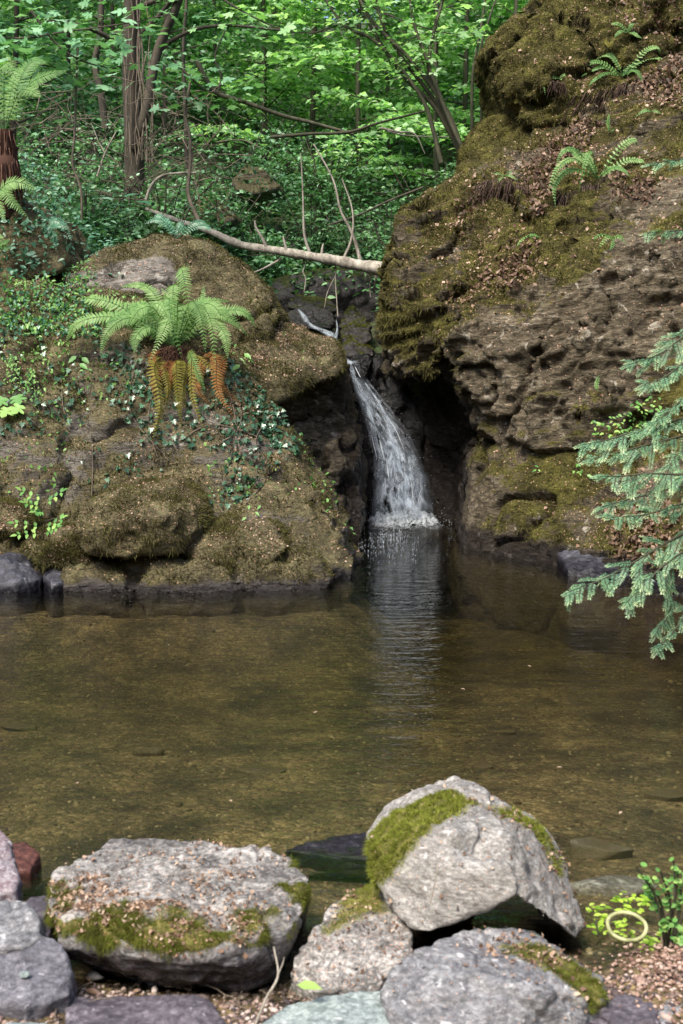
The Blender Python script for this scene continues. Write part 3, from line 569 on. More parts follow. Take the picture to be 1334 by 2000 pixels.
us('stream_stone', 'dark mossy stone, uppermost of three right of the upper stream', [(664, 640, 13.4), (675, 615, 13.6), (690, 600, 13.7), (705, 618, 13.6), (725, 640, 13.4), (700, 650, 13.3)], 0.4, moss=mo(-.35, .95))
sbk = PP((440, 600, 14.9), (470, 560, 15.2), (560, 548, 15.3), (660, 530, 15.4), (720, 545, 15.3), (820, 520, 15.2), (820, 680, 14.9), (470, 660, 14.9), (640, 560, 14.9))
ob_ = rock('painted_shade_bank', [sbk + back(sbk, 1.2)], .035, 3, [fb(1.5, .12, 3, 91), rg(3, .08, 3, 92), fb(9, .03, 3, 3)], dark_m, moss=lambda V, N: -.1 + .7 * smooth01(.5, .9, N[:, 2]), wet=None); tag(ob_, 'dark-coloured bank added as the shaded hollow behind the fallen logs', 'bank')  # near-black colour stands in for the shaded void under the log
for lab_, fr_ in (('tan mossy hump of earth showing through the undergrowth up the gully', [(455, 355, 17), (475, 325, 17.2), (515, 332, 17.2), (548, 365, 16.8), (500, 380, 16.6), (460, 372, 16.6)]), ('brown mossy hump beside the upright vine stem behind the log', [(365, 420, 15.2), (380, 375, 15.4), (420, 382, 15.4), (465, 425, 15.1), (420, 450, 14.9), (370, 440, 14.9)])):
    small_rock('earth_hump', lab_, fr_, .8, bank_m, .025, moss=mo(.5, .3), wet=None, cat='mound')
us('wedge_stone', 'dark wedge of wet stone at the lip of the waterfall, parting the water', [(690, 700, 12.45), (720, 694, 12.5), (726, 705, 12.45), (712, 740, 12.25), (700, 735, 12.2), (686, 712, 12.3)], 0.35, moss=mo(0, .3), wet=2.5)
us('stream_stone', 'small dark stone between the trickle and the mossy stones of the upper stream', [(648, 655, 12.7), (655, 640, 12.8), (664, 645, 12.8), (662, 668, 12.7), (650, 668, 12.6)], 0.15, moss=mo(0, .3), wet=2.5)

# ------------------------------------------------------------------ near shore stones
def shore_mat(name, cols, moss, **kw): return rock_mat(name, cols, moss, kw.pop('scale', 4.0), kw.pop('st', ((0.0, R(6), 0), (1, 1, 2.5))), kw.pop('bump', 0.45), **kw)
MG = [(0.045, 0.04, 0.018), (0.10, 0.095, 0.03), (0.17, 0.165, 0.045), (0.27, 0.26, 0.08)]
pale_m = shore_mat('pale_grey_stone', [(0.09, 0.085, 0.078), (0.22, 0.21, 0.195), (0.37, 0.355, 0.335), (0.60, 0.58, 0.55)], MG, speck=(0.5, 0.27, 0.17), rough=.8)
slab_m = shore_mat('slab_stone', [(0.05, 0.048, 0.046), (0.18, 0.17, 0.16), (0.41, 0.39, 0.365), (0.76, 0.73, 0.68)], MG, speck=(0.5, 0.27, 0.17), rough=.7)
blue_m = shore_mat('bluish_stone', [(0.06, 0.061, 0.066), (0.15, 0.15, 0.16), (0.27, 0.27, 0.28), (0.48, 0.475, 0.475)], MG, speck=(0.5, 0.27, 0.17), rough=.7)
purp_m = shore_mat('purple_stone', [(0.03, 0.026, 0.032), (0.075, 0.064, 0.078), (0.13, 0.115, 0.135), (0.27, 0.24, 0.27)], MG, rough=.6)
teal_m = shore_mat('pale_green_grey_stone', [(0.09, 0.11, 0.11), (0.20, 0.24, 0.235), (0.34, 0.39, 0.38), (0.5, 0.54, 0.52)], MG, rough=.7)
red_m = shore_mat('red_stone', [(0.025, 0.008, 0.007), (0.06, 0.02, 0.016), (0.11, 0.04, 0.03), (0.18, 0.08, 0.06)], MG, rough=.7)
def sdisp(s, k=1.0, seed=0): return [fb(5 * s, 0.022 * k / s, 3, seed + 1), rg(9 * s, 0.012 * k / s, 3, seed + 8), crack(4 * s, 0.012 * k / s, seed + 5, 0.07), fb(30 * s, 0.003 * k / s, 3, seed + 4)]

slab_f = PP((195, 1655, 3.55), (235, 1640, 3.62), (330, 1655, 3.55), (440, 1668, 3.5), (520, 1655, 3.5), (590, 1690, 3.4), (606, 1720, 3.3), (600, 1770, 3.15), (570, 1810, 3.02), (460, 1830, 2.9), (300, 1815, 2.9), (160, 1800, 2.95), (95, 1790, 3.02), (92, 1730, 3.2), (130, 1690, 3.4),
    (130, 1845, 2.96), (300, 1880, 2.88), (470, 1895, 2.86), (550, 1870, 2.98), (180, 1900, 3.08), (320, 1935, 3.02), (480, 1950, 2.95), (540, 1900, 3.05)) + [W3(-0.55, 3.5, -.12), W3(-0.12, 3.5, -.12), W3(-0.2, 3.1, -0.1), W3(-0.5, 3.15, -0.1)]
def slab_moss(V, N): return -0.22 + 0.75 * smooth01(0.75, 0.35, N[:, 2]) * smooth01(0.10, 0.17, V[:, 2]) + 0.55 * smooth01(.35, .05, np.abs(V[:, 1] - 2.95)) * smooth01(.14, .18, V[:, 2]) + .45 * fbm(V, 9, 3, 2)
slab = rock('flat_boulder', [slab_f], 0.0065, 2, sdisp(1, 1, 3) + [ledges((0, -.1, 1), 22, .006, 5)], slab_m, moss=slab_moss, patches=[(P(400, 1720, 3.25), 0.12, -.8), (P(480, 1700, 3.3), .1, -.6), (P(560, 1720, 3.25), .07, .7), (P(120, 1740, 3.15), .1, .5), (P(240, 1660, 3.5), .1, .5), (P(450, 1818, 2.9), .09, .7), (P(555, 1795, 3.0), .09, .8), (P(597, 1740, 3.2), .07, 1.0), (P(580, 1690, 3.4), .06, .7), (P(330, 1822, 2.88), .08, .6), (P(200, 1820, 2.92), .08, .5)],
    lit=lambda V, N: 0.25 * smooth01(.12, .17, V[:, 2]), litp=[(P(230, 1770, 3.0), .12, .8), (P(360, 1790, 2.95), .12, .8), (P(480, 1790, 2.95), .1, .5), (P(160, 1730, 3.15), .1, .5)], wet=0.095, wetp=[])  # wet front; the high wet line also paints the undercut's shade
tag(slab, 'large flat-topped mossy boulder with a pale bare patch on top at the near shore', 'boulder')

s2a = PP((722, 1660, 3.25), (760, 1600, 3.4), (830, 1562, 3.45), (900, 1538, 3.5), (955, 1555, 3.45), (985, 1620, 3.2), (1000, 1700, 3.05), (1010, 1750, 3.02), (900, 1790, 3.02), (840, 1822, 3.02), (800, 1815, 3.05), (760, 1770, 3.12), (735, 1720, 3.15), (880, 1620, 3.12), (890, 1690, 3.05))
s2b = PP((940, 1555, 3.45), (1000, 1580, 3.45), (1060, 1610, 3.45), (1095, 1665, 3.4), (1125, 1740, 3.3), (1148, 1810, 3.2), (1125, 1835, 3.15), (1080, 1800, 3.06), (1010, 1745, 3.03), (985, 1640, 3.12))
s2 = rock('tilted_boulder', [s2a + back(s2a[:5], 0.25, -.05) + [P(800, 1790, 3.4), P(900, 1780, 3.5)], s2b + back(s2b[:6], 0.2, -.05) + [P(1080, 1800, 3.4)]], 0.0062, 1, [dent(P(925, 1648, 3.12), .034, .07, (.6, .5, 1.4)), dent(P(965, 1628, 3.12), .028, .05, (1, .5, 1))] + sdisp(1.1, 0.75, 31), pale_m,
    moss=lambda V, N: 0.0 + 0.25 * fbm(V, 6, 3, 2), patches=[(P(800, 1635, 3.3), 0.15, 1.5), (P(850, 1590, 3.4), 0.09, 1.1), (P(1020, 1620, 3.4), .10, .75), (P(1080, 1700, 3.3), .09, .5), (P(740, 1675, 3.2), .06, 1.0), (P(900, 1640, 3.1), .06, -.8)],
    lit=lambda V, N: 0.1 + 0 * V[:, 0], litp=[(P(1060, 1690, 3.3), .12, .7), (P(900, 1550, 3.4), .06, .8), (P(1000, 1600, 3.4), .1, .5)], wet=None)
tag(s2, 'tilted pale grey boulder with a bright green moss cap at the near shore', 'boulder')

s3f = PP((745, 1940, 2.78), (765, 1900, 2.82), (815, 1850, 2.9), (880, 1822, 2.98), (950, 1812, 3.02), (1010, 1815, 3.02), (1060, 1845, 3.0), (1130, 1885, 2.92), (1180, 1915, 2.85), (1186, 1950, 2.8), (1130, 2000, 2.72), (1000, 2030, 2.62), (850, 2030, 2.6), (760, 1990, 2.68), (900, 1900, 2.74), (1050, 1930, 2.7))
s3 = rock('rounded_boulder', [s3f + [Vector((p[0], p[1] + 0.05, -0.08)) for p in s3f]], 0.0062, 2, sdisp(1, .9, 61) + [ledges((.2, -.1, 1), 16, .006, 9)], blue_m, moss=lambda V, N: -0.05 + 0.3 * fbm(V, 6, 3, 2), patches=[(P(1080, 1890, 2.87), .10, .75), (P(1150, 1930, 2.78), .07, .9), (P(980, 1850, 2.93), .06, .4)],
    lit=lambda V, N: 0.05 + 0 * V[:, 0], litp=[(P(1080, 1890, 2.87), .1, .6), (P(980, 1840, 2.93), .06, .6)], wet=None)
tag(s3, 'rounded bluish-grey boulder in the foreground, under the tilted one', 'boulder')
def sr(name, label, front, extra, mat, k=1.0, s=1.4, vox=0.006, sm=3, **kw):
    pts = PP(*front)
    hl = pts + [Vector((p[0], p[1] + extra, min(p[2], 0.02) - 0.06)) for p in pts] + [Vector((p[0], p[1] + 0.02, -0.07)) for p in pts]
    o = rock(name, [hl], vox, sm, sdisp(s, k, len(ROCKS) * 5), mat, wet=kw.pop('wet', None), **kw)
    return tag(o, label, kw.get('cat', 'stone') if False else 'stone')
sr('leaning_stone', 'dark leaning stone with a mossy brown top wedged between the flat and the tilted boulder', [(565, 1900, 2.98), (575, 1850, 3.05), (625, 1795, 3.15), (680, 1745, 3.25), (735, 1715, 3.3), (790, 1740, 3.25), (810, 1860, 3.0), (740, 1925, 2.9), (620, 1935, 2.88), (690, 1830, 3.02)], .05, slab_m, moss=lambda V, N: .1 + .3 * fbm(V, 6, 3, 2), patches=[(P(710, 1750, 3.2), .09, .8), (P(650, 1800, 3.1), .06, .5)], lit=lambda V, N: .1 + .4 * N[:, 2])
sr('green_grey_stone', 'small green-grey stone wedged under the tilted boulder', [(905, 1845, 3.02), (930, 1815, 3.1), (985, 1806, 3.15), (1040, 1818, 3.15), (1070, 1835, 3.1), (1068, 1862, 3.02), (980, 1870, 2.98)], .02, teal_m, .5)
sr('wet_stone', 'flat dark wet stone with moss lying in the water behind the boulders', [(556, 1660, 3.86), (590, 1648, 3.92), (650, 1632, 3.98), (730, 1624, 4.0), (760, 1650, 3.9), (740, 1680, 3.8), (640, 1672, 3.82)], .02, purp_m, .6, moss=lambda V, N: -.1 + .5 * fbm(V, 6, 3, 2) + .5 * smooth01(.03, .08, V[:, 2]), wet=.02)
sr('grey_stone', 'rough blue-grey stone at the left edge of the shore', [(-60, 1850, 2.9), (-40, 1775, 3.05), (10, 1755, 3.12), (50, 1760, 3.1), (78, 1790, 3.02), (80, 1830, 2.95), (40, 1850, 2.9)], .1, blue_m, 1)
sr('purple_grey_stone', 'blocky purple-grey stone left of the flat boulder', [(-60, 1960, 2.75), (-50, 1840, 2.95), (20, 1822, 2.98), (75, 1820, 2.97), (122, 1842, 2.93), (142, 1895, 2.85), (135, 1945, 2.78), (50, 1965, 2.72)], .1, shore_mat('mauve_stone', [(0.045, 0.043, 0.05), (0.11, 0.107, 0.125), (0.19, 0.185, 0.21), (0.34, 0.335, 0.36)], MG, rough=.65), .8)
sr('purple_stone', 'small dark purple stone behind the rough grey stone', [(46, 1765, 3.15), (70, 1748, 3.22), (98, 1748, 3.22), (108, 1790, 3.1), (95, 1830, 3.0), (70, 1815, 3.02)], .1, purp_m, .8)
sr('edge_stone', 'grey and pink stone standing in the water at the left edge', [(-90, 1700, 3.3), (-70, 1620, 3.45), (0, 1610, 3.5), (22, 1650, 3.42), (38, 1715, 3.28), (30, 1740, 3.22), (-60, 1750, 3.2)], .1, shore_mat('grey_pink_stone', [(0.09, 0.06, 0.07), (0.20, 0.15, 0.165), (0.30, 0.27, 0.29), (0.42, 0.4, 0.42)], MG), .8, wet=.03)
sr('flat_purple_stone', 'long flat purple stone lying in front of the flat boulder', [(125, 1965, 2.78), (150, 1945, 2.85), (210, 1942, 2.86), (300, 1955, 2.83), (405, 1948, 2.84), (430, 1975, 2.76), (455, 2010, 2.7), (300, 2030, 2.66), (130, 2015, 2.68)], 0, purp_m, .7)
sr('pale_flat_stone', 'pale blue-green flat stone at the bottom edge, left of the rounded boulder', [(490, 2010, 2.68), (560, 1962, 2.78), (640, 1940, 2.83), (700, 1932, 2.85), (790, 1938, 2.83), (870, 1960, 2.76), (910, 2010, 2.66), (700, 2040, 2.6)], 0, teal_m, .6)
sr('dark_purple_stone', 'low dark purple stone right of the rounded boulder', [(1160, 1965, 2.78), (1180, 1945, 2.84), (1250, 1938, 2.86), (1285, 1960, 2.8), (1290, 1995, 2.72), (1200, 2005, 2.7)], 0, purp_m, .8)
sr('purple_slab', 'purple stone slab at the bottom edge under the rounded boulder', [(1090, 2010, 2.7), (1120, 1985, 2.76), (1180, 1980, 2.77), (1230, 2000, 2.72), (1240, 2030, 2.65)], 0, purp_m, .8)
sr('flat_grey_stone', 'flat dark slate stone in the bottom left corner', [(-50, 1990, 2.76), (0, 1962, 2.84), (70, 1965, 2.83), (105, 1988, 2.77), (60, 2010, 2.72), (-50, 2015, 2.7)], 0, blue_m, .6)
sr('flat_grey_stone', 'small blue slate stone just below the blocky purple-grey stone', [(-30, 1940, 2.88), (0, 1928, 2.92), (40, 1930, 2.9), (60, 1945, 2.86), (20, 1955, 2.83)], 0, blue_m, .5)
sr('pale_corner_stone', 'pale grey stone cut off by the bottom left edge', [(-40, 2010, 2.66), (20, 1992, 2.7), (90, 1992, 2.7), (110, 2010, 2.66), (20, 2030, 2.6)], 0, teal_m, .5)
sr('red_stone', 'submerged dull red stone beside the left edge stone', [(15, 1700, 3.65), (20, 1650, 3.8), (50, 1645, 3.82), (78, 1670, 3.75), (60, 1700, 3.65)], 0, red_m, .5)
sr('corner_stone', 'blue-grey stone at the bottom right corner below the gravel heap', [(1285, 1990, 2.74), (1300, 1960, 2.8), (1345, 1945, 2.83), (1400, 1950, 2.8), (1400, 2010, 2.7), (1300, 2015, 2.7)], 0, blue_m, .8)
# submerged flat stones seen through the water
def bedhit(px, py):
    h = GB.ray_cast(Vector((0, 0, CAMZ)), ray(px, py).normalized()); return h[0]
def bedstone(px, py, w, d, hh, mat, label, name='submerged_stone'):
    c = bedhit(px, py); a = rng.uniform(0, 6.28, 16); 
    pts = [Vector((c[0] + w * math.cos(t) * (1 if i % 2 else .75), c[1] + d * math.sin(t) * (1 if i % 2 else .8), c[2] + (hh if i % 3 else -0.03))) for i, t in enumerate(a)] + [Vector((c[0], c[1], c[2] - .04))]
    o = rock(name, [pts], max(0.008, w * .05), 2, [fb(4, .015, 3, px)], mat, wet=None); tag(o, label, 'stone')
bedstone(1180, 1672, .13, .08, .05, slab_m, 'submerged dark slab right of the tilted boulder')
bedstone(1300, 1560, .10, .07, .03, slab_m, 'dark submerged stone near the right edge of the pool')
bedstone(285, 1474, .09, .04, .03, grey_m, 'dark flat stone on the pool bed, left of centre')
bedstone(985, 1434, .08, .03, .02, slab_m, 'pale flat stone on the pool bed, right of centre')
bedstone(940, 1500, .07, .04, .02, red_m, 'small reddish stone on the pool bed, above the tilted boulder')
bedstone(515, 1505, .13, .07, .015, grey_m, 'faint dark slab on the pool bed, above the flat boulder')
bedstone(40, 1425, .12, .07, .03, slab_m, 'dark submerged slab near the left edge of the pool')
bedstone(1200, 1740, .16, .07, .03, slab_m, 'brown submerged slab behind the green hoop')
bedstone(1090, 1890, .10, .06, .015, red_m, 'dull red submerged stone right of the rounded boulder')

# ------------------------------------------------------------------ leaf shapes and plant builders
LEAF2 = (np.array([(0, 0, 0), (.45, .30, .05), (1, 0, -.08), (.45, -.30, .05)], float), np.array([(0, 3, 2), (0, 2, 1)]))
LEAF4 = (np.array([(0, 0, 0), (.3, .24, .05), (.65, .2, .03), (1, 0, -.12), (.65, -.2, .03), (.3, -.24, .05), (.5, 0, -.02)], float), np.array([(0, 6, 1), (1, 6, 2), (2, 6, 3), (3, 6, 4), (4, 6, 5), (5, 6, 0)]))
_l = [(0, 0), (-.12, .30), (.10, .52), (.25, .25), (.52, .38), (.58, .14), (1, 0), (.58, -.14), (.52, -.38), (.25, -.25), (.10, -.52), (-.12, -.30)]
IVY = (np.array([(.22, 0, -.03)] + [(a, b, .05 * abs(b) * 2) for a, b in _l], float), np.array([(0, i + 1, (i + 1) % 12 + 1) for i in range(12)])[:, [0, 2, 1]])
_s = [(0, 0), (-.10, .22), (.0, .50), (.16, .42), (.20, .26), (.36, .58), (.52, .66), (.55, .46), (.50, .24), (.72, .26), (1, 0)]
_s2 = _s + [(a, -b) for a, b in _s[-2:0:-1]]
SYC = (np.array([(.3, 0, -.04)] + [(a, b, -.16 * abs(b)) for a, b in _s2], float), np.array([(0, (i + 1) % len(_s2) + 1, i + 1) for i in range(len(_s2))]))
BLADE = (np.array([(0, .5, 0), (0, -.5, 0), (.55, -.3, .0), (.55, .3, .0), (1, 0, .12)], float), None)
TUFT = (np.array([(0, .5, 0), (0, -.5, 0), (1, 0, .15)], float), np.array([(0, 1, 2)]))
NEEDLE = (np.array([(0, 0, 0), (.4, .5, 0), (1, 0, -.1), (.4, -.5, 0)], float), np.array([(0, 3, 2), (0, 2, 1)]))
SCRAP = (np.array([(-.5, -.3, 0), (.1, -.45, .12), (.55, .0, 0), (.0, .4, .15)], float), np.array([(0, 1, 2), (0, 2, 3)]))
def pinna_tpl(nt=7):
    V = [(0, 0, 0)]; Fc = []
    for i in range(nt):
        x0 = i / nt; x1 = (i + 1) / nt; w = 0.5 * (1 - x0) ** 0.6 * (0.75 if i == 0 else 1); k = len(V)
        for s in (1, -1):
            k = len(V); V += [(x0, 0, 0), (x0 + .25 / nt, s * w, -.02), (x0 + 1.0 / nt, s * w * .85, -.02), (x0 + .92 / nt, 0, 0)]
            Fc += [(k, k + 1, k + 2), (k, k + 2, k + 3)] if s < 0 else [(k, k + 2, k + 1), (k, k + 3, k + 2)]
    return np.array(V, float), np.array(Fc)
PINNA = pinna_tpl()
SIMPLE = (np.array([(0, .5, 0), (0, -.5, 0), (.7, -.4, .0), (1, 0, -.04), (.7, .4, .0)], float), np.array([(0, 1, 2), (0, 2, 4), (4, 2, 3)]))

def unit(a): a = np.asarray(a, float); return a / (np.linalg.norm(a, axis=-1, keepdims=True) + 1e-9)
def rnd_dirs(n): return unit(rng.normal(size=(n, 3)))

def frond(pts, width, npin, tpl, mat, parent, var=(.3, .7), pw=0.22, profile=None, up=(0, 0, 1), name='frond', stem=0.0035, droop=.15):
    c = crv(pts, 10); c = np.array([tuple(p) for p in c]); n = len(c)
    t = np.linspace(0.12, 0.985, npin); idx = t * (n - 1); i0 = np.clip(idx.astype(int), 0, n - 2); f = (idx - i0)[:, None]
    C = c[i0] * (1 - f) + c[i0 + 1] * f; T = unit(c[i0 + 1] - c[i0]); U = np.tile(np.array(up, float), (npin, 1))
    S = unit(np.cross(T, U)); N = unit(np.cross(S, T))
    prof = (np.sin(np.pi * np.clip(t * .86 + .14, 0, 1)) ** .8 * (1 - t * .25)) if profile is None else profile(t)
    g = Geo(); base_v = rng.uniform(*var)
    for s in (1, -1):
        D = unit(S * s + T * (.25 + .35 * t[:, None]) - N * droop + rng.normal(0, .05, (npin, 3)))
        Ls = width * prof * rng.uniform(.9, 1.08, npin)
        sp = np.linalg.norm(c[-1] - c[0]) / npin * 1.0
        wd = np.full(npin, max(sp * .95, .004)) * pw / .22
        g.stamp(tpl, C, D, N + rng.normal(0, .12, (npin, 3)), np.stack([Ls, wd * (.4 + .6 * prof), Ls * .6], 1), np.clip(base_v + rng.normal(0, .08, npin), 0, 1))
    g.tube(c, lerpr(stem, stem * .3, n), 4, .05, False)
    return g.build(name, mat, parent)

def fern(label, base, tips, mat, Ls=1.0, width=.09, npin=26, tpl=None, lift=.35, group=None, name='fern', cat='fern', tip_dy=0.0, var=(.3, .75), stem=.0035, pw=.22, front=None):
    r = tag(empty(name, base), label, cat, group)
    for tp in tips:
        px, py, Y = tp[:3]; hh = hit(px, py, front) if front else None; Y = min(Y, hh[0][1] - .07) if hh else Y; k = tp[3] if len(tp) > 3 else lift
        tip = P(px, py, Y); L = (tip - base).length
        mid = base.lerp(tip, .45) + Vector((0, 0, L * k)); q = base.lerp(tip, .78) + Vector((0, 0, L * k * .75))
        v = tp[4] if len(tp) > 4 else var; m = tp[5] if len(tp) > 5 else mat; w = tp[6] if len(tp) > 6 else width
        jit = Vector((random.uniform(-.11, .11) * L, random.uniform(-.1, .1) * L, random.uniform(-.1, .08) * L)); frond([base, mid + jit, q + jit * 1.3, tip], w * random.uniform(.8, 1.1), npin, tpl or PINNA, m, r, var=v, stem=stem, pw=pw, up=(random.uniform(-.3, .3), -.75, .65), droop=random.uniform(.05, .3))
    return r

def poly_pts(poly, n):                         # random pixel positions inside a polygon
    poly = np.array(poly, float); lo = poly.min(0); hi = poly.max(0); out = []
    while len(out) < n:
        p = rng.uniform(lo, hi, (n * 2, 2)); inside = np.zeros(len(p), bool); j = len(poly) - 1
        for i in range(len(poly)):
            xi, yi = poly[i]; xj, yj = poly[j]
            cnd = ((yi > p[:, 1]) != (yj > p[:, 1])) & (p[:, 0] < (xj - xi) * (p[:, 1] - yi) / (yj - yi + 1e-9) + xi); inside ^= cnd; j = i
        out += [tuple(q) for q in p[inside]]
    return out[:n]

def sample_rock(key, n, weight):
    r = ROCKS[key]; V, N, T = r['V'], r['N'], r['T']
    a, b, c = V[T[:, 0]], V[T[:, 1]], V[T[:, 2]]
    ar = np.linalg.norm(np.cross(b - a, c - a), axis=1)
    cen = (a + b + c) / 3; nn = unit(N[T[:, 0]] + N[T[:, 1]] + N[T[:, 2]])
    w = ar * np.clip(weight(cen, nn, (r['M'][T[:, 0]], r['L'][T[:, 0]], r['W'][T[:, 0]])), 0, None)
    vis = (nn * (np.array([0, 0, CAMZ + .6]) - cen)).sum(1) / np.linalg.norm(cen, axis=1)
    w = w * (vis > -.35)
    if w.sum() <= 0: return np.zeros((0, 3)), np.zeros((0, 3))
    k = rng.choice(len(T), n, p=w / w.sum()); u = rng.random((n, 2)); fl = u.sum(1) > 1; u[fl] = 1 - u[fl]
    return a[k] + u[:, :1] * (b - a)[k] + u[:, 1:] * (c - a)[k], nn[k]

# ------------------------------------------------------------------ waterfall
def fall_mat(name, lo, hi, sc_u=6.5, sc_v=8, col=(0.52, 0.60, 0.70)):
    m, n, l = newmat(name)
    u = n.new('ShaderNodeAttribute'); u.attribute_name = 'u'; v = n.new('ShaderNodeAttribute'); v.attribute_name = 'v'; q = n.new('ShaderNodeAttribute'); q.attribute_name = 'var'
    cb = n.new('ShaderNodeCombineXYZ'); l.new(mth(n, l, 'MULTIPLY', u.outputs['Fac'], sc_u), cb.inputs[0]); l.new(mth(n, l, 'MULTIPLY', v.outputs['Fac'], sc_v), cb.inputs[1]); l.new(mth(n, l, 'MULTIPLY', q.outputs['Fac'], 9), cb.inputs[2])
    t = noise_node(n, l, cb.outputs[0], 1.0, 8, 0.72, 1.0)
    mr = n.new('ShaderNodeMapRange'); mr.inputs['From Min'].default_value = lo; mr.inputs['From Max'].default_value = hi; l.new(t.outputs[0], mr.inputs['Value'])
    e = n.new('ShaderNodeAttribute'); e.attribute_name = 'edge'
    al = mth(n, l, 'MULTIPLY', mr.outputs[0], e.outputs['Fac'], True)
    b = n.new('ShaderNodeBsdfPrincipled'); b.inputs['Base Color'].default_value = (*col, 1); b.inputs['Roughness'].default_value = 0.35
    tl = n.new('ShaderNodeBsdfTranslucent'); tl.inputs[0].default_value = (*col, 1); mt = n.new('ShaderNodeMixShader'); mt.inputs[0].default_value = .35
    l.new(b.outputs[0], mt.inputs[1]); l.new(tl.outputs[0], mt.inputs[2])
    bp = n.new('ShaderNodeBump'); bp.inputs['Strength'].default_value = .5; bp.inputs['Distance'].default_value = .03; l.new(t.outputs[0], bp.inputs['Height']); l.new(bp.outputs[0], b.inputs['Normal'])
    tr = n.new('ShaderNodeBsdfTransparent'); mx = n.new('ShaderNodeMixShader'); l.new(al, mx.inputs[0]); l.new(tr.outputs[0], mx.inputs[1]); l.new(mt.outputs[0], mx.inputs[2])
    o = n.new('ShaderNodeOutputMaterial'); l.new(mx.outputs[0], o.inputs[0]); return m
LE = [(668, 706), (684, 742), (702, 790), (718, 840), (728, 890), (730, 940), (726, 1012)]
RE = [(698, 704), (716, 738), (756, 788), (796, 840), (820, 890), (838, 940), (852, 1012)]
FY = [12.42, 12.28, 12.12, 11.98, 11.88, 11.8, 11.72]
def fall_pt(u, v, dy=0.0):
    k = v * 6; i = min(int(k), 5); f = k - i
    lx = LE[i][0] * (1 - f) + LE[i + 1][0] * f; ly = LE[i][1] * (1 - f) + LE[i + 1][1] * f
    rx = RE[i][0] * (1 - f) + RE[i + 1][0] * f; ry = RE[i][1] * (1 - f) + RE[i + 1][1] * f
    Y = FY[i] * (1 - f) + FY[i + 1] * f - .09 * math.sin(math.pi * u) * (.3 + v) + dy
    return P(lx + (rx - lx) * u, ly + (ry - ly) * u, Y)
wf = tag(empty('waterfall', P(790, 1010, 11.7)), 'narrow white waterfall sliding down to the right into the dark cleft between the rocks', 'waterfall')
for k, (lo, hi, dy) in enumerate([(.40, .60, .05), (.44, .66, 0.0), (.48, .72, -.05)]):
    nu, nv = 40, 110; V = []; U = []; Vv = []; E = []
    for j in range(nv):
        for i in range(nu):
            u = i / (nu - 1); v = j / (nv - 1); p = fall_pt(u + .02 * math.sin(v * 17 + k * 2 + u * 5), v, dy); V.append(tuple(p)); U.append(u + k); Vv.append(v + k * 3.3)
            E.append(min(1, 3 * u + .1, 3 * (1 - u) + .1) * (1 if v < .93 else (1 - v) / .07 * .6 + .4))
    E = np.array(E) * np.clip(.75 + 1.3 * fbm(np.stack([np.array(U) * 3, np.array(Vv) * 3.5, np.full(len(U), k * 3.3)], 1), 1, 3), .1, 1.3)
    V = np.array(V); V[:, 1] += .05 * fbm(np.stack([np.array(U) * 4, np.array(Vv) * 7, np.full(len(U), k * 2.0)], 1), 1, 3); V[:, 1] += .06 * fbm(np.stack([np.array(U) * 14, np.array(Vv) * 3, np.full(len(U), k * 5.0)], 1), 1, 3)
    ii = np.arange(nu * nv).reshape(nv, nu); Fq = np.stack([ii[:-1, :-1], ii[1:, :-1], ii[1:, 1:], ii[:-1, 1:]], -1).reshape(-1, 4)
    me = mk_mesh('water_sheet', V - np.array(wf.location), Fq, {'u': U, 'v': Vv, 'edge': E, 'var': np.full(len(U), k * .37)})
    link('water_sheet', me, fall_mat('falling_water', lo, hi), wf)
white_m, n_, l_ = newmat('white_water'); b_ = n_.new('ShaderNodeBsdfPrincipled'); b_.inputs['Base Color'].default_value = (.7, .77, .84, 1); b_.inputs['Roughness'].default_value = .3; o_ = n_.new('ShaderNodeOutputMaterial'); l_.new(b_.outputs[0], o_.inputs[0])
g = Geo()
for _ in range(8):                           # thin rivulets
    u = rng.beta(1.1, 1.1) ; v0 = rng.uniform(0, .85); L = rng.uniform(.04, .2); r_ = rng.uniform(.0012, .0035)
    pts = [fall_pt(u, min(1, v0 + L * q / 5), -.06 - .03 * rng.random()) for q in range(6)]; g.tube(pts, [r_ * .2, r_, r_, r_, r_ * .8, r_ * .2], 4, .5, False)
g.build('rivulets', white_m, wf)
g = Geo(); OCT = (np.array([(1, 0, 0), (-1, 0, 0), (0, 1, 0), (0, -1, 0), (0, 0, 1), (0, 0, -1)], float), np.array([(0, 2, 4), (2, 1, 4), (1, 3, 4), (3, 0, 4), (2, 0, 5), (1, 2, 5), (3, 1, 5), (0, 3, 5)]))
C = np.array([tuple(fall_pt(rng.uniform(-.25, 1.25), rng.uniform(.15, 1), rng.uniform(-.2, .05))) for _ in range(260)])
C2 = np.stack([rng.normal(P(800, 1010, 11.7)[0], .22, 420), rng.normal(11.66, .12, 420), np.abs(rng.normal(0, .06, 420))], 1); C = np.vstack([C, C2])
g.stamp(OCT, C, rnd_dirs(len(C)), rnd_dirs(len(C)), rng.uniform(.001, .0034, len(C))); g.build('spray', white_m, wf)
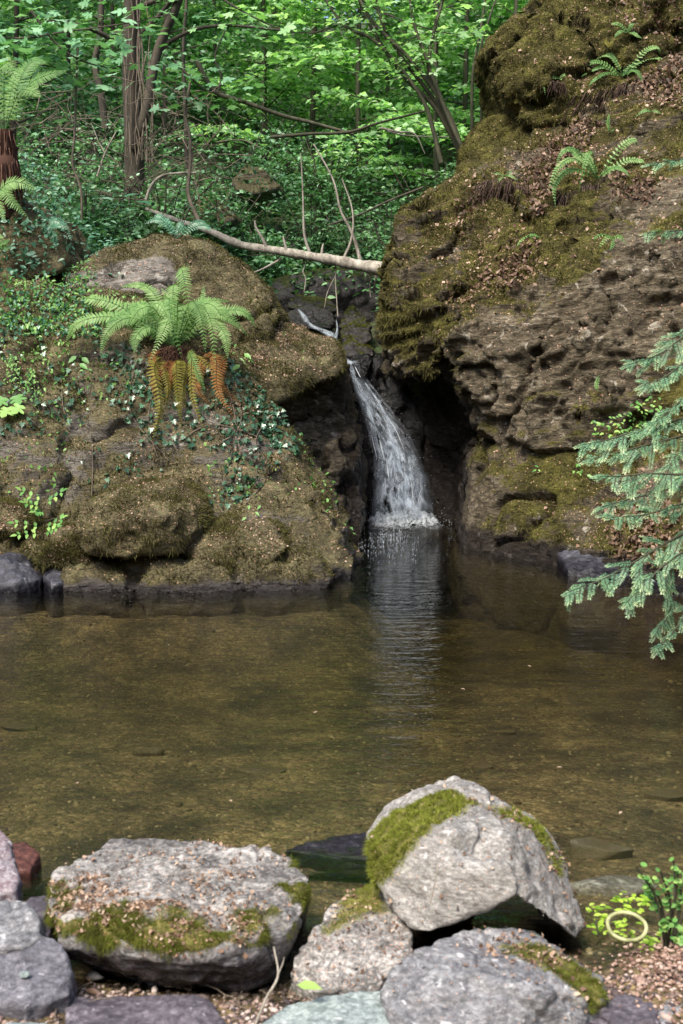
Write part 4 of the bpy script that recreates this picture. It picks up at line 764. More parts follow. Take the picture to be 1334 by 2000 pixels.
# foam apron where it meets the pool
foam_m = fall_mat('foam', .40, .58, 1.0, 1.0, (.72, .78, .84))
a0, a1 = P(724, 1008, 11.65), P(856, 1008, 11.65); nx, ny = 90, 44; V = []; E = []
for j in range(ny):
    for i in range(nx):
        u = i / (nx - 1); w = j / (ny - 1); V.append((a0[0] + (a1[0] - a0[0]) * (u * 1.12 - .06), 12.0 - .62 * w, 0)); d = (abs(u - .5) * 2) ** 3; E.append(max(0, min(1, (1 - d) * 1.6)) * max(0, min(1, (1 - w) * 1.7)))
V = np.array(V); E = np.array(E); V[:, 2] = .004 + E * (.02 + .14 * np.clip(fbm(V, 9, 4, 3) + .35, 0, 1)); V[:, 2] *= np.where(E > 0, 1, 1)
ii = np.arange(nx * ny).reshape(ny, nx); Fq = np.stack([ii[:-1, :-1], ii[1:, :-1], ii[1:, 1:], ii[:-1, 1:]], -1).reshape(-1, 4)
link('foam', mk_mesh('foam', V - np.array(wf.location), Fq, {'u': V[:, 0] * 16, 'v': V[:, 1] * 16, 'edge': E, 'var': np.full(len(V), .2)}), foam_m, wf)
# bubbles drifting out from the foot of the fall
DISC = (np.array([(math.cos(a_), math.sin(a_), 0) for a_ in np.linspace(0, 6.283, 7)[:-1]] + [(0, 0, .6)], float), np.array([(i, (i + 1) % 6, 6) for i in range(6)]))
n = 240; by_ = 11.55 - np.abs(rng.normal(0, .9, n)); bx_ = P(760, 1030, 11.4)[0] + rng.normal(0, .12, n) + (11.5 - by_) * rng.normal(-.12, .14, n); g = Geo(); g.stamp(DISC, np.stack([bx_, by_, np.full(n, .002)], 1), np.tile([1.0, 0, 0], (n, 1)), np.tile([0, 0, 1.0], (n, 1)), rng.uniform(.0015, .0045, n)); g.build('bubbles', white_m, wf)
# trickles of the upper stream
trick_m = fall_mat('trickling_water', .38, .60, 5, 3.5, (.55, .63, .70))
up = tag(empty('upper_stream', P(660, 690, 12.7)), 'thin white trickle of the upper stream running between mossy stones into the waterfall', 'stream', kind='structure')
def ribbon(pts, w, par):
    c = crv(pts, 8); n = len(c); V = []; U = []; Vv = []; E = []
    for j, p in enumerate(c):
        ww = np.interp(j / (n - 1), np.linspace(0, 1, len(w)), w)
        for i in range(7):
            u = i / 6; V.append((p[0] + (u - .5) * ww, p[1] - .03 * math.sin(math.pi * u), p[2] + .012 * math.sin(math.pi * u))); U.append(u * 3); Vv.append(j * .12); E.append(min(1, 3.5 * u, 3.5 * (1 - u)) * min(1, .3 + j * .3))
    ii = np.arange(n * 7).reshape(n, 7); Fq = np.stack([ii[:-1, :-1], ii[1:, :-1], ii[1:, 1:], ii[:-1, 1:]], -1).reshape(-1, 4)
    link('rivulet', mk_mesh('rivulet', np.array(V) - np.array(par.location), Fq, {'u': U, 'v': Vv, 'edge': E, 'var': np.full(len(U), .6)}), trick_m, par)
ribbon([P(657, 626, 12.85), P(659, 645, 12.75), P(655, 665, 12.6), P(658, 690, 12.45), P(670, 700, 12.4), P(684, 712, 12.35)], [.02, .03, .06, .06, .09, .13], up)
ribbon([P(598, 628, 12.9), P(615, 640, 12.82), P(640, 650, 12.72), P(655, 668, 12.55)], [.04, .10, .14, .05], up)
ribbon([P(583, 606, 12.98), P(592, 616, 12.9), P(600, 630, 12.85)], [.03, .07, .08], up)

# ------------------------------------------------------------------ moss tufts and leaf scraps on the rocks
moss_m = leaf_mat('moss_tufts', [(0.034, 0.029, 0.015), (0.066, 0.058, 0.024), (0.105, 0.10, 0.032), (0.17, 0.17, 0.052)], .2, .8, .1, (1, 1, .6))
gmoss_m = leaf_mat('bright_moss_tufts', [(0.05, 0.05, 0.012), (0.14, 0.16, 0.025), (0.28, 0.32, 0.05), (0.48, 0.48, 0.13)], .3, .7, .15, (1, 1, .5))
scrap_m = leaf_mat('dead_scraps', [(0.09, 0.055, 0.035), (0.21, 0.13, 0.085), (0.36, 0.24, 0.17), (0.55, 0.42, 0.32)], .15, .7, .2, (1, .8, .6))
def tufts(key, n, L, Wd, mat=moss_m, name='moss_tufts', thr=.35, hang=.8, vs=(.1, .9), ps=3.0):
    C, N = sample_rock(key, n, lambda c, nn, a: smooth01(thr, thr + .35, a[0]) * np.clip(.45 + 1.3 * fbm(c, ps, 4, 6), .03, 1))
    if len(C) == 0: return
    steep = np.clip(1 - N[:, 2:3], 0, 1.6)
    D = unit(N * .7 + rnd_dirs(len(C)) * .55 + np.array([[0, 0, -1.0]]) * steep * hang)
    g = Geo(); sz = rng.uniform(*L, len(C)) * np.clip(1 + .9 * fbm(C, ps * 2, 3, 8), .3, 1.7) * (1 + .5 * steep[:, 0] * hang); cl = np.clip(.5 + .6 * fbm(C, ps * 2.3, 3, 5) + rng.normal(0, .14, len(C)), 0, 1)
    g.stamp(TUFT, C - N * .003, D, rnd_dirs(len(C)), np.stack([sz, rng.uniform(*Wd, len(C)), sz], 1), vs[0] + (vs[1] - vs[0]) * cl)
    tag(g.build(name, mat, ROCKS[key]['obj']), kind='stuff')
def scraps(key, n, S, mat=scrap_m, name='leaf_scraps', pw=1.6):
    C, N = sample_rock(key, n, lambda c, nn, a: np.clip(a[1], 0, 1) ** pw * smooth01(.0, .7, nn[:, 2]) * np.clip(.35 + 1.6 * fbm(c, 5 if pw > 1.5 else 14, 3, 21), .04, 1.3))
    if len(C) == 0: return
    g = Geo(); s = S[0] * .7 + (S[1] * 1.35 - S[0] * .7) * rng.random(len(C)) ** 2.2; g.stamp(SCRAP, C + N * .006, rnd_dirs(len(C)), N + rnd_dirs(len(C)) * .6, s)
    tag(g.build(name, mat, ROCKS[key]['obj']), kind='stuff')
KEYS = {o['obj'].name: k for k, o in ROCKS.items()}
tufts('mossy_rock_bank', 90000, (.012, .035), (.005, .011)); scraps('mossy_rock_bank', 8000, (.006, .016), pw=2.6)
tufts('rock_outcrop', 26000, (.012, .035), (.005, .011)); scraps('rock_outcrop', 1500, (.007, .016))
tufts('rock_ledge', 16000, (.012, .035), (.005, .011)); scraps('rock_ledge', 3500, (.007, .018))
tufts('rock_cliff', 120000, (.014, .04), (.005, .012)); scraps('rock_cliff', 6500, (.012, .035), pw=3)
tufts('overhanging_boulder', 26000, (.014, .04), (.006, .012)); scraps('overhanging_boulder', 1200, (.012, .035))
tufts('mossy_boulder', 9000, (.014, .04), (.006, .012))
for k in list(ROCKS):
    if k in ('mossy_boulder.001', 'mossy_rock', 'mossy_rock.001', 'mossy_rock.002'): tufts(k, 9000, (.012, .04), (.004, .009)); scraps(k, 900, (.007, .015))
for k in ('stream_stone', 'stream_stone.001', 'stream_stone.002', 'stream_stone.003'): tufts(k, 2500, (.01, .025), (.005, .01), gmoss_m, vs=(0, .4))
tufts('flat_boulder', 30000, (.005, .017), (.0015, .0028), gmoss_m, hang=1.2, vs=(0, .5), ps=14); scraps('flat_boulder', 2600, (.005, .012), pw=1.2)
tufts('tilted_boulder', 30000, (.005, .018), (.0018, .0038), gmoss_m, hang=.6, vs=(.0, .9), ps=28); scraps('tilted_boulder', 500, (.005, .012), pw=1.2)
tufts('rounded_boulder', 9000, (.004, .012), (.0014, .003), gmoss_m, hang=.6, vs=(0, .6), ps=18); scraps('rounded_boulder', 420, (.005, .012), pw=1.2)
tufts('leaning_stone', 6000, (.004, .012), (.0014, .003), gmoss_m, hang=.6, vs=(0, .6)); scraps('leaning_stone', 260, (.005, .012))
tufts('wet_stone', 3000, (.006, .016), (.002, .004), gmoss_m, hang=.8, vs=(0, .3), thr=.2)

# ------------------------------------------------------------------ woodland
leafA = leaf_mat('leaves_sunlit_in_colour', [(0.10, 0.24, 0.07), (0.20, 0.42, 0.14), (0.34, 0.60, 0.25), (0.58, 0.80, 0.45)], .5, .4, .5, (1.05, 1.2, .6))  # sunlight put into the leaf colour of the bright wood
leafB = leaf_mat('leaves_shaded_in_colour', [(0.04, 0.11, 0.04), (0.09, 0.23, 0.085), (0.17, 0.38, 0.17), (0.36, 0.60, 0.38)], .35, .4, .5, (1, 1.15, .6))  # shaded counterpart of leafA: shade put into the leaf colour
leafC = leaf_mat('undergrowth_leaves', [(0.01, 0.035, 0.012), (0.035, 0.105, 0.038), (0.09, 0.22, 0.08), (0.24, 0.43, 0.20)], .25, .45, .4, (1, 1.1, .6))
barkD = bark_mat('dark_bark', (0.025, 0.02, 0.014), (0.08, 0.065, 0.045)); barkG = bark_mat('green_mossy_bark', (0.03, 0.032, 0.016), (0.09, 0.085, 0.05))
barkP = bark_mat('pale_dead_wood', (0.13, 0.11, 0.085), (0.46, 0.42, 0.35), 13, 1.0)
barkV = bark_mat('vine_bark', (0.08, 0.062, 0.045), (0.20, 0.16, 0.12), 20)

def spray(S, D, L, spacing, size, flat=.5, rnd=.35):
    """flat sprays of leaves along twigs: starts S, directions D, lengths L -> leaf centres, directions, normals, sizes"""
    n = np.maximum(2, (L / spacing).astype(int)); k = np.repeat(np.arange(len(S)), n)
    t = (np.arange(len(k)) - np.repeat(np.cumsum(n) - n, n)) / np.repeat(n, n) + rng.random(len(k)) * .1
    T = D[k]; C = S[k] + T * (t * L[k])[:, None]; C[:, 2] -= (t ** 2) * L[k] * .22
    side = unit(np.cross(T, [0, 0, 1.0])); sg = np.where(np.arange(len(k)) % 2, 1, -1)[:, None]
    d = unit(T * .7 + side * sg * .9 + rng.normal(0, rnd, (len(k), 3)) + [0, 0, -.12])
    N = unit(np.array([0, -.3, 1.0]) + rng.normal(0, flat, (len(k), 3)))
    return C, d, N, rng.uniform(.65, 1.15, len(k)) * size
def limb_path(s, az, L, rise, n=7):
    p = [Vector(s)]; d = Vector((math.cos(az), math.sin(az), rise))
    for i in range(n - 1):
        d = (d + Vector((random.uniform(-.18, .18), random.uniform(-.18, .18), -.12 * i / n * 1.4 + random.uniform(-.05, .05)))).normalized(); p.append(p[-1] + d * L / (n - 1))
    return p
def tree(label, trunk_pts, r0, r1, leaf, bark, nl=14, lspan=(.25, 1.0), Ll=(1.2, 2.4), sz=.085, spacing=.075, group=None, name='tree', tw=10, twigs=False, az=None, rise=.25, cat='tree', shape_down=1.0, extra=None, var=(0, 1)):
    tp = crv(trunk_pts, 8); base = Vector(trunk_pts[0]); root = tag(empty(name, base), label, cat, group)
    g = Geo(); rad = lerpr(r0, r1, len(tp)); g.tube(tp, rad, 9); g.build('trunk', bark, root)
    gl_ = Geo(); S = []; D = []; Ls = []
    for i in range(nl):
        t = lspan[0] + (lspan[1] - lspan[0]) * (i + random.random()) / nl; k = min(len(tp) - 2, int(t * (len(tp) - 1)))
        a = random.uniform(0, 6.283) if az is None else random.uniform(*az); L = random.uniform(*Ll) * (1 - .35 * t)
        lp_ = limb_path(tp[k], a, L, rise + random.uniform(-.15, .3)); rr = max(.006, rad[k] * .38)
        gl_.tube(lp_, lerpr(rr, rr * .25, len(lp_)), 5, .5, False)
        pts = np.array([tuple(q) for q in lp_])
        for j in range(tw):
            u = .15 + .85 * (j + random.random()) / tw; f = u * (len(pts) - 1); q = min(len(pts) - 2, int(f)); s = pts[q] + (pts[q + 1] - pts[q]) * (f - q); d0 = unit(pts[q + 1] - pts[q])
            sd = unit(np.cross(d0, [0, 0, 1.0])) * (1 if j % 2 else -1); d = unit(d0 * .8 + sd * random.uniform(.4, 1.1) + np.array([0, 0, random.uniform(-.25, .2)]))
            ll = L * random.uniform(.22, .42) * (1.1 - .5 * u); S.append(s); D.append(d); Ls.append(ll)
            if twigs: gl_.tube([s, s + d * ll * .5, s + d * ll + np.array([0, 0, -.2 * ll])], [.005, .0035, .0015], 3, .5, False)
    gl_.build('branches', bark, root)
    C, d, N, s = spray(np.array(S), np.array(D), np.array(Ls), spacing, sz)
    g = Geo(); g.stamp(LEAF2, C, d, N, s, var[0] + (var[1] - var[0]) * rng.random(len(C))); g.build('crown', leaf, root)
    return root
def gp(px, Y, dz=0.0):                         # point on the forest floor under pixel column px, Y metres ahead
    x = (px - 667) / F * Y; return Vector((x, Y, gz(x, Y) + dz))

# far wood: one mass of leaves in layered sprays
n_cl = 4200
cx = rng.uniform(-11, 11, n_cl); cyy = rng.uniform(25, 36, n_cl); cz = ground_z(cx, cyy) + rng.uniform(.2, 12, n_cl)
S = np.stack([cx, cyy, cz], 1); k = np.repeat(np.arange(n_cl), 7); a = rng.uniform(0, 6.283, len(k))
S = S[k] + rng.normal(0, .25, (len(k), 3)) * [1, 1, .3]; D = np.stack([np.cos(a), np.sin(a), rng.normal(-.05, .12, len(k))], 1)
C, d, N, s = spray(S, unit(D), rng.uniform(.5, 1.1, len(k)), .10, .19, .65)
g = Geo(); g.stamp(LEAF2, C, d, N, s); tag(g.build('distant_woodland', leafA), 'sunlit-coloured mass of leaves closing the valley beyond the trees', kind='stuff')

GB_ = 'slender trees in the wood behind the waterfall'
spec = [  # px, Y, height, lean, leaf, name
 (-140, 17.5, 8, .4, 1), (40, 19, 9, .3, 1), (150, 21, 9.5, -.2, 1), (330, 20, 9, .2, 1), (430, 23, 9.5, .3, 0), (520, 21, 9, -.3, 0), (610, 24, 10, .2, 0), (700, 20.5, 8.5, .3, 0),
 (760, 23, 9.5, -.3, 0), (850, 19.5, 8.5, .1, 0), (900, 22, 9.5, .2, 0), (980, 18.5, 8, .3, 0), (1040, 21, 9, 0, 0), (1150, 19.5, 9, .1, 0), (1280, 21, 9, .2, 0), (-50, 22, 10, 0, 1), (240, 23.5, 10, .1, 1)]
for i, (px, Y, hgt, ln, lf) in enumerate(spec):
    b = gp(px, Y, -.1); pts = [b, b + Vector((ln * .3 + random.uniform(-.1, .1), 0, hgt * .33)), b + Vector((ln * .6, random.uniform(-.2, .2), hgt * .66)), b + Vector((ln * 1.2, 0, hgt))]
    lab = 'slender woodland tree among the bright leaves behind the waterfall' if lf == 0 else 'slender woodland tree in the shady green wood at the upper left'
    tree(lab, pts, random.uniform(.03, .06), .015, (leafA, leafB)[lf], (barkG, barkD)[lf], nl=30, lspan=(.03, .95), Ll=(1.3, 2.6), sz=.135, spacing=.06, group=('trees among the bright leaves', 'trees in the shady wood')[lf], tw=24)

# big ivy-hung trunk, upper left, with a leaning fork
b = gp(268, 15.2, -.15)
t1 = tree('thick brown trunk hung with old vines and forking low, upper left', [b, P(262, 300, 15.2), P(256, 150, 15.2), P(257, 0, 15.1), P(262, -260, 15.0), P(250, -700, 15.2)], .135, .07, leafB, barkD, nl=14, lspan=(.45, 1), Ll=(1.2, 2.2), tw=10, sz=.09, twigs=True)
g = Geo(); c = crv([P(262, 290, 15.1), P(285, 215, 15.0), P(308, 100, 15.0), P(352, -10, 14.9), P(400, -200, 14.9)], 8); g.tube(c, lerpr(.07, .045, len(c)), 8); g.build('fork', barkD, t1)
g = Geo()
for _ in range(13):
    x0 = random.uniform(232, 292); pts = []; y = random.uniform(-60, 120); x = x0
    while y < 330: pts.append(P(x, y, 15.2 - .2 - random.uniform(0, .05))); y += random.uniform(35, 60); x += random.uniform(-8, 8)
    if len(pts) > 3: c = crv(pts, 4); g.tube(c, random.uniform(.005, .011), 5, .5, False)
g.build('vines', barkV, t1)

g = Geo(); v = [P(x, y, Y) for x, y, Y in poly_pts and [(0, 0, 0)] * 0]
def stem_plant(name, label, stems, mat, cat, leaves=None, group=None, par='stem'):
    base = stems[0][0][0]; r = tag(empty(name, base), label, cat, group)
    for pts, r0, r1 in stems:
        g = Geo(); c = crv(pts, 8); g.tube(c, lerpr(r0, r1, len(c)), 6, .5, True); g.build(par, mat, r)
    if leaves: leaves(r)
    return r
def PL(Y, *a, dY=0.0): return [P(x, y, Y + dY * i) for i, (x, y) in enumerate(a)]
def crown_on(paths, leaf, dens=7, Ll=(.3, .6), sz=.075, spacing=.06, t0=.3, twig_mat=None):
    def f(r):
        S = []; D = []; L = []
        for pts in paths:
            c = np.array([tuple(p) for p in crv(pts, 8)]); ln = np.linalg.norm(np.diff(c, axis=0), axis=1).sum()
            for _ in range(int(dens * ln)):
                u = rng.uniform(t0, 1) * (len(c) - 1.001); q = int(u); a = rng.uniform(0, 6.283)
                S.append(c[q] + (c[q + 1] - c[q]) * (u - q)); D.append((math.cos(a), math.sin(a), rng.normal(.05, .15))); L.append(rng.uniform(*Ll))
        D = unit(np.array(D)); C, d, N, s = spray(np.array(S), D, np.array(L), spacing, sz); g = Geo(); g.stamp(LEAF2, C, d, N, s); g.build('foliage', leaf, r)
        g = Geo()
        for s_, d_, l_ in zip(S, D, L): g.tube([s_, s_ + d_ * l_ * .6, s_ + d_ * l_ + np.array([0, 0, -.2 * l_])], [.004, .003, .001], 3, .5, False)
        g.build('twigs', twig_mat or barkD, r)
    return f
# hazel clump on the cliff shoulder
hz = [PL(14, (905, 300), (880, 230), (838, 150), (848, 60), (868, -20), (880, -200)), PL(14, (902, 300), (862, 200), (800, 115), (730, 45), (690, -30), (640, -160)), PL(14.1, (900, 300), (850, 210), (790, 150), (735, 70), (700, -10), (690, -160)),
      PL(14, (862, 318), (845, 250), (828, 200), (780, 130), (725, 75), (668, 45), (600, -60)), PL(13.9, (908, 300), (870, 215), (835, 120), (805, 30), (790, -120)), PL(14.1, (905, 300), (855, 205), (770, 90), (735, 0), (730, -140))]
stem_plant('hazel_shrub', 'clump of thin leaning stems growing from the shoulder of the right cliff', [(p, .028, .012) for p in hz], barkG, 'shrub', crown_on(hz, leafA, 7, (.3, .7), .08, .07, .35))
for nm, lab, path, r0, r1, mt, lf in [
    ('sapling', 'thin straight sapling just left of the overhanging boulder', PL(15, (922, 270), (923, 150), (935, 80), (950, -20), (960, -150)), .02, .01, barkG, leafA),
    ('sapling', 'thin sapling leaning against the overhanging boulder', PL(14.6, (940, 262), (940, 170), (934, 120), (948, 60), (975, -20)), .016, .01, barkG, leafA),
    ('sapling', 'crooked dark sapling left of the thick trunk', PL(16, (205, 250), (197, 180), (186, 125), (196, 60), (200, -20), (215, -150)), .05, .035, barkD, leafB),
    ('sapling', 'slim upright dark stem left of centre among the leaves', PL(17, (365, 330), (362, 220), (358, 100), (365, -20), (360, -150)), .03, .02, barkD, leafB)]:
    stem_plant(nm, lab, [(path, r0, r1)], mt, 'sapling', crown_on([path], lf, 5, (.3, .6), .08, .07, .45))
for nm, lab, stems, mt, lf in [
    ('branch', 'dark arched branch curving right from the forked trunk', [(PL(15.2, (303, 108), (335, 80), (380, 58), (430, 50), (480, 52), (560, 60)), .03, .01)], barkD, leafB),
    ('branch', 'long mossy branch sagging across the wood in the middle', [(PL(15.5, (385, 120), (400, 150), (425, 182), (480, 200), (550, 225), (610, 240), (690, 262)), .035, .02), (PL(15.5, (425, 182), (432, 150), (420, 110), (440, 60)), .018, .008)], barkG, leafB),
    ('branch', 'thin level branch above the fallen log', [(PL(15, (528, 268), (600, 262), (680, 258), (740, 240), (830, 217)), .022, .012)], barkG, None),
    ('branch', 'slender dark branch sloping up to the right cliff', [(PL(13.8, (640, 440), (700, 420), (760, 392), (826, 366)), .008, .013)], barkD, None)]:
    stem_plant(nm, lab, stems, mt, 'branch', crown_on([stems[0][0]], lf, 4, (.25, .5), .07, .07, .1) if lf else None)
def dead(lab, stems, mat=barkP, name='dead_branch', cat='dead branch'): return stem_plant(name, lab, stems, mat, cat, None, par='stem')
dead('pale crooked vine stem standing upright above the left rock', [(PL(13.2, (372, 160), (362, 220), (371, 270), (371, 330), (368, 380), (388, 432)), .014, .022)], barkV, 'vine_stem', 'vine')
dead('pale dead branch arching over to the right above the left rock', [(PL(13.2, (285, 390), (297, 360), (318, 343), (350, 338), (384, 337)), .018, .008)])
dead('thin pale vine hanging down at the upper left', [(PL(13, (152, 90), (148, 180), (146, 260), (142, 320), (158, 370), (160, 430)), .012, .014)], barkV, 'vine_stem', 'vine')
dead('bleached dead branch leaning in the bright leaves right of centre', [(PL(15, (742, 250), (780, 258), (810, 262), (830, 300)), .016, .006), (PL(15, (742, 250), (790, 264), (880, 268)), .012, .005)])
dead('grey forked twig rising through the undergrowth left of centre', [(PL(14.5, (190, 345), (205, 300), (228, 255)), .014, .007), (PL(14.5, (205, 300), (190, 270), (178, 240)), .009, .004)])
# fallen log
lgp = [P(285, 408, 14.2), P(350, 432, 14.0), P(410, 452, 13.9), P(470, 478, 13.8), P(530, 488, 13.7), P(590, 498, 13.55), P(650, 508, 13.4), P(700, 518, 13.3), P(790, 532, 13.1)]
log = tag(empty('fallen_log', lgp[4]), 'bleached fallen log with dead upright branches bridging the stream above the waterfall', 'fallen log')
g = Geo(); c = crv(lgp, 8); rr = lerpr(.025, .07, len(c)) * (1 + .45 * fbm(np.array([tuple(q) for q in c]), 5, 4, 3)); g.tube(c, rr, 12); g.build('trunk', barkP, log)
for pts, a, b2 in [(PL(13.5, (705, 515), (693, 470), (680, 440), (665, 410), (650, 350), (613, 282)), .022, .008), (PL(13.5, (672, 503), (684, 475), (690, 440), (686, 400), (668, 350)), .016, .007), (PL(13.6, (604, 492), (594, 455), (592, 390), (588, 300)), .018, .006),
    (PL(13.7, (522, 486), (512, 465), (500, 445), (498, 432)), .02, .012), (PL(13.45, (655, 512), (656, 560), (660, 618)), .009, .006), (PL(13.45, (657, 535), (640, 570), (634, 600)), .006, .003), (PL(13.4, (715, 525), (722, 555), (724, 580)), .012, .009), (PL(13.4, (732, 530), (734, 548), (730, 560)), .012, .01),
    (PL(13.6, (600, 510), (592, 530), (597, 545), (594, 570)), .009, .005), (PL(13.7, (550, 505), (520, 522), (497, 532)), .014, .008), (PL(13.6, (560, 492), (556, 475), (553, 462)), .02, .008), (PL(13.55, (628, 500), (630, 482), (632, 476)), .018, .006)]:
    g = Geo(); c = crv(pts, 6); g.tube(c, lerpr(a, b2, len(c)), 6); g.build('branch', barkP, log)


# undergrowth
n = 62000; y = 12.9 + 15 * rng.random(n) ** 1.3; x = (rng.uniform(-.42, .34, n)) * y
z = ground_z(x, y); cl = fbm(np.stack([x, y, z], 1), .9, 3, 33); hgt = rng.random(n) ** 1.7 * np.clip(.28 + .05 * (y - 13), .2, .9) * (0.5 + np.clip(fbm(np.stack([x, y, z], 1), .8, 3, 3) + .5, 0, 1.3))
keep = ~((np.abs(x - .2) < 1.0) & (y < 16.3)) & (cl + rng.normal(0, .12, n) + .06 * (y - 15) > -.04); x, y, z, hgt = x[keep], y[keep], z[keep], hgt[keep]; n = len(x)
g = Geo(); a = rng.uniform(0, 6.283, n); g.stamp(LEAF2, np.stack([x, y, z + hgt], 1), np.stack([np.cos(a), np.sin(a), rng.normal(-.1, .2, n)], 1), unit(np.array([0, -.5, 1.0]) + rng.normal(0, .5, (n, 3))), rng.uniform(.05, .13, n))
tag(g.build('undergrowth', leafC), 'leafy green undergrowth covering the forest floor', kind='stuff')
# brambly shrubs on the slope: sprays of shade-coloured leaves in tiers
def shrub(label, px, Y, w, h, leaf, n=38, sz=.075, group=None, name='shrub'):
    b = gp(px, Y, -.05); r = tag(empty(name, b), label, 'shrub', group); S = []; D = []; L = []; g = Geo()
    for i in range(n):
        a = random.uniform(0, 6.283); rr = random.random() ** .5 * w; top = b + Vector((math.cos(a) * rr, math.sin(a) * rr * .7, h * random.uniform(.25, 1)))
        pts = [b, b.lerp(top, .5) + Vector((0, 0, h * .12)), top]; g.tube(crv(pts, 4), .006, 4, .5, False)
        for _ in range(10):
            a2 = random.uniform(0, 6.283); u = random.uniform(.35, 1); S.append(tuple(b.lerp(top, u))); D.append((math.cos(a2), math.sin(a2), random.uniform(-.2, .15))); L.append(random.uniform(.2, .5))
    g.build('stems', barkD, r); C, d, N, s = spray(np.array(S), unit(np.array(D)), np.array(L), .05, sz); g = Geo(); g.stamp(LEAF2, C, d, N, s); g.build('foliage', leaf, r)
shp = 'leafy shrub on the slope behind the rocks'
for i, (px, Y, w, h) in enumerate([(60, 14.2, .8, 1.1), (180, 13.6, .6, .9), (330, 14.8, .8, 1.2), (430, 15.5, .9, 1.2), (520, 15.8, .9, 1.0), (610, 17.0, .9, 1.2), (690, 17.2, .9, 1.1), (760, 16.8, .9, 1.3), (820, 14.8, .6, 1.0), (120, 16, 1, 1.6), (-30, 15.5, 1, 1.8), (240, 17, 1, 1.6), (470, 18, 1.2, 1.6), (840, 17.5, 1.2, 1.6), (640, 19, 1.3, 1.6), (930, 16.5, 1, 1.5)]):
    shrub(shp, px, Y, w, h, leafB if px < 560 else (leafC if i % 2 else leafB), group='shrubs on the slope')

# tangle of dry twigs and hanging vines round the thick trunk
tg = tag(empty('twig_tangle', gp(240, 14.4)), 'tangle of thin dry twigs and hanging vines in the shade around the thick trunk', 'twigs', kind='stuff'); g = Geo()
for _ in range(230):
    x = rng.uniform(60, 440); y = rng.uniform(150, 400); Y = rng.uniform(13.4, 15.6); a = rng.uniform(0, math.pi); L = rng.uniform(30, 120); k = rng.normal(0, 20)
    g.tube(crv([P(x, y, Y), P(x + math.cos(a) * L * .5 + k, y + math.sin(a) * L * .5 + rng.normal(0, 12), Y + .1), P(x + math.cos(a) * L, y + math.sin(a) * L, Y + rng.uniform(-.2, .2))], 4), rng.uniform(.002, .006), 4, .5, False)
g.build('twigs', barkV, tg)
# broad-leaved boughs hanging in at the top
for lab, lf, sz, Y, path in [('maple-like bough with broad teal leaves hanging in at the top left', leafB, .15, 12.6, [(-80, 60), (30, 75), (130, 62), (250, 45), (330, 28)]), ('low bough with broad teal leaves in front of the thick trunk', leafB, .14, 12.9, [(60, 20), (120, 95), (200, 130), (290, 120)]),
    ('drooping bough of broad leaves between the left edge and the trunk', leafB, .14, 13.0, [(-60, 90), (20, 120), (100, 130), (150, 150)]), ('leafy bough crossing the top centre of the picture', leafA, .13, 14, [(380, -40), (470, 20), (560, 60), (650, 62)]), ('leafy bough over the hazel stems at the top right', leafA, .12, 14.2, [(620, -60), (740, 20), (850, 60), (930, 70)]),
    ('small bough with pale green leaves right of the trunk', leafB, .12, 13.2, [(330, 110), (400, 175), (440, 180)])]:
    pth = PL(Y, *path); r = tag(empty('leafy_bough', pth[0]), lab, 'branch'); g = Geo(); c = crv(pth, 8); g.tube(c, lerpr(.014, .004, len(c)), 5); g.build('stem', barkD, r)
    ca = np.array([tuple(q) for q in c]); n = int(70 * len(path) / 4); u = rng.uniform(.05, 1, n) * (len(c) - 1.01); q = u.astype(int); C = ca[q] + (ca[q + 1] - ca[q]) * (u - q)[:, None] + rng.normal(0, 1, (n, 3)) * [.2, .25, .16]
    g = Geo(); g.stamp(SYC, C, unit(rng.normal(0, 1, (n, 3)) * [1, 1, .2] + [0, -.2, -.15]), unit(np.array([0, -.45, 1.0]) + rng.normal(0, .3, (n, 3))), rng.uniform(.6, 1.1, n) * sz, rng.uniform(.35, 1, n)); g.build('leaves', lf, r)

# ------------------------------------------------------------------ ferns, ivy and small plants
fernG = leaf_mat('fern_green', [(0.06, 0.15, 0.04), (0.13, 0.27, 0.075), (0.24, 0.40, 0.13), (0.40, 0.55, 0.25)], .35, .5, .3)
fernY = leaf_mat('fern_withering', [(0.08, 0.07, 0.015), (0.19, 0.18, 0.03), (0.30, 0.27, 0.06), (0.42, 0.38, 0.12)], .35, .6, .2, (1, .95, .4))
fernO = leaf_mat('fern_dead', [(0.10, 0.04, 0.018), (0.23, 0.10, 0.035), (0.36, 0.18, 0.06), (0.42, 0.28, 0.12)], .3, .7, .1, (1, .7, .4))
freshG = leaf_mat('fresh_leaves', [(0.08, 0.22, 0.05), (0.14, 0.34, 0.08), (0.24, 0.46, 0.12), (0.40, 0.58, 0.16)], .35, .45, .4)
tealG = leaf_mat('teal_leaves', [(0.03, 0.10, 0.05), (0.06, 0.19, 0.10), (0.12, 0.30, 0.18), (0.28, 0.45, 0.33)], .25, .4, .5)
ivyG = leaf_mat('ivy_leaves', [(0.012, 0.04, 0.018), (0.03, 0.09, 0.045), (0.07, 0.17, 0.09), (0.20, 0.33, 0.22)], .12, .3, .6)
rootD = leaf_mat('dead_root_hair', [(0.02, 0.013, 0.01), (0.05, 0.034, 0.026), (0.09, 0.06, 0.048), (0.17, 0.12, 0.09)], .05, .8, .1, (1, .8, .6))
rootR = leaf_mat('red_brown_fibre', [(0.018, 0.010, 0.008), (0.045, 0.022, 0.016), (0.095, 0.05, 0.035), (0.22, 0.13, 0.095)], .05, .8, .1, (1, .8, .6))

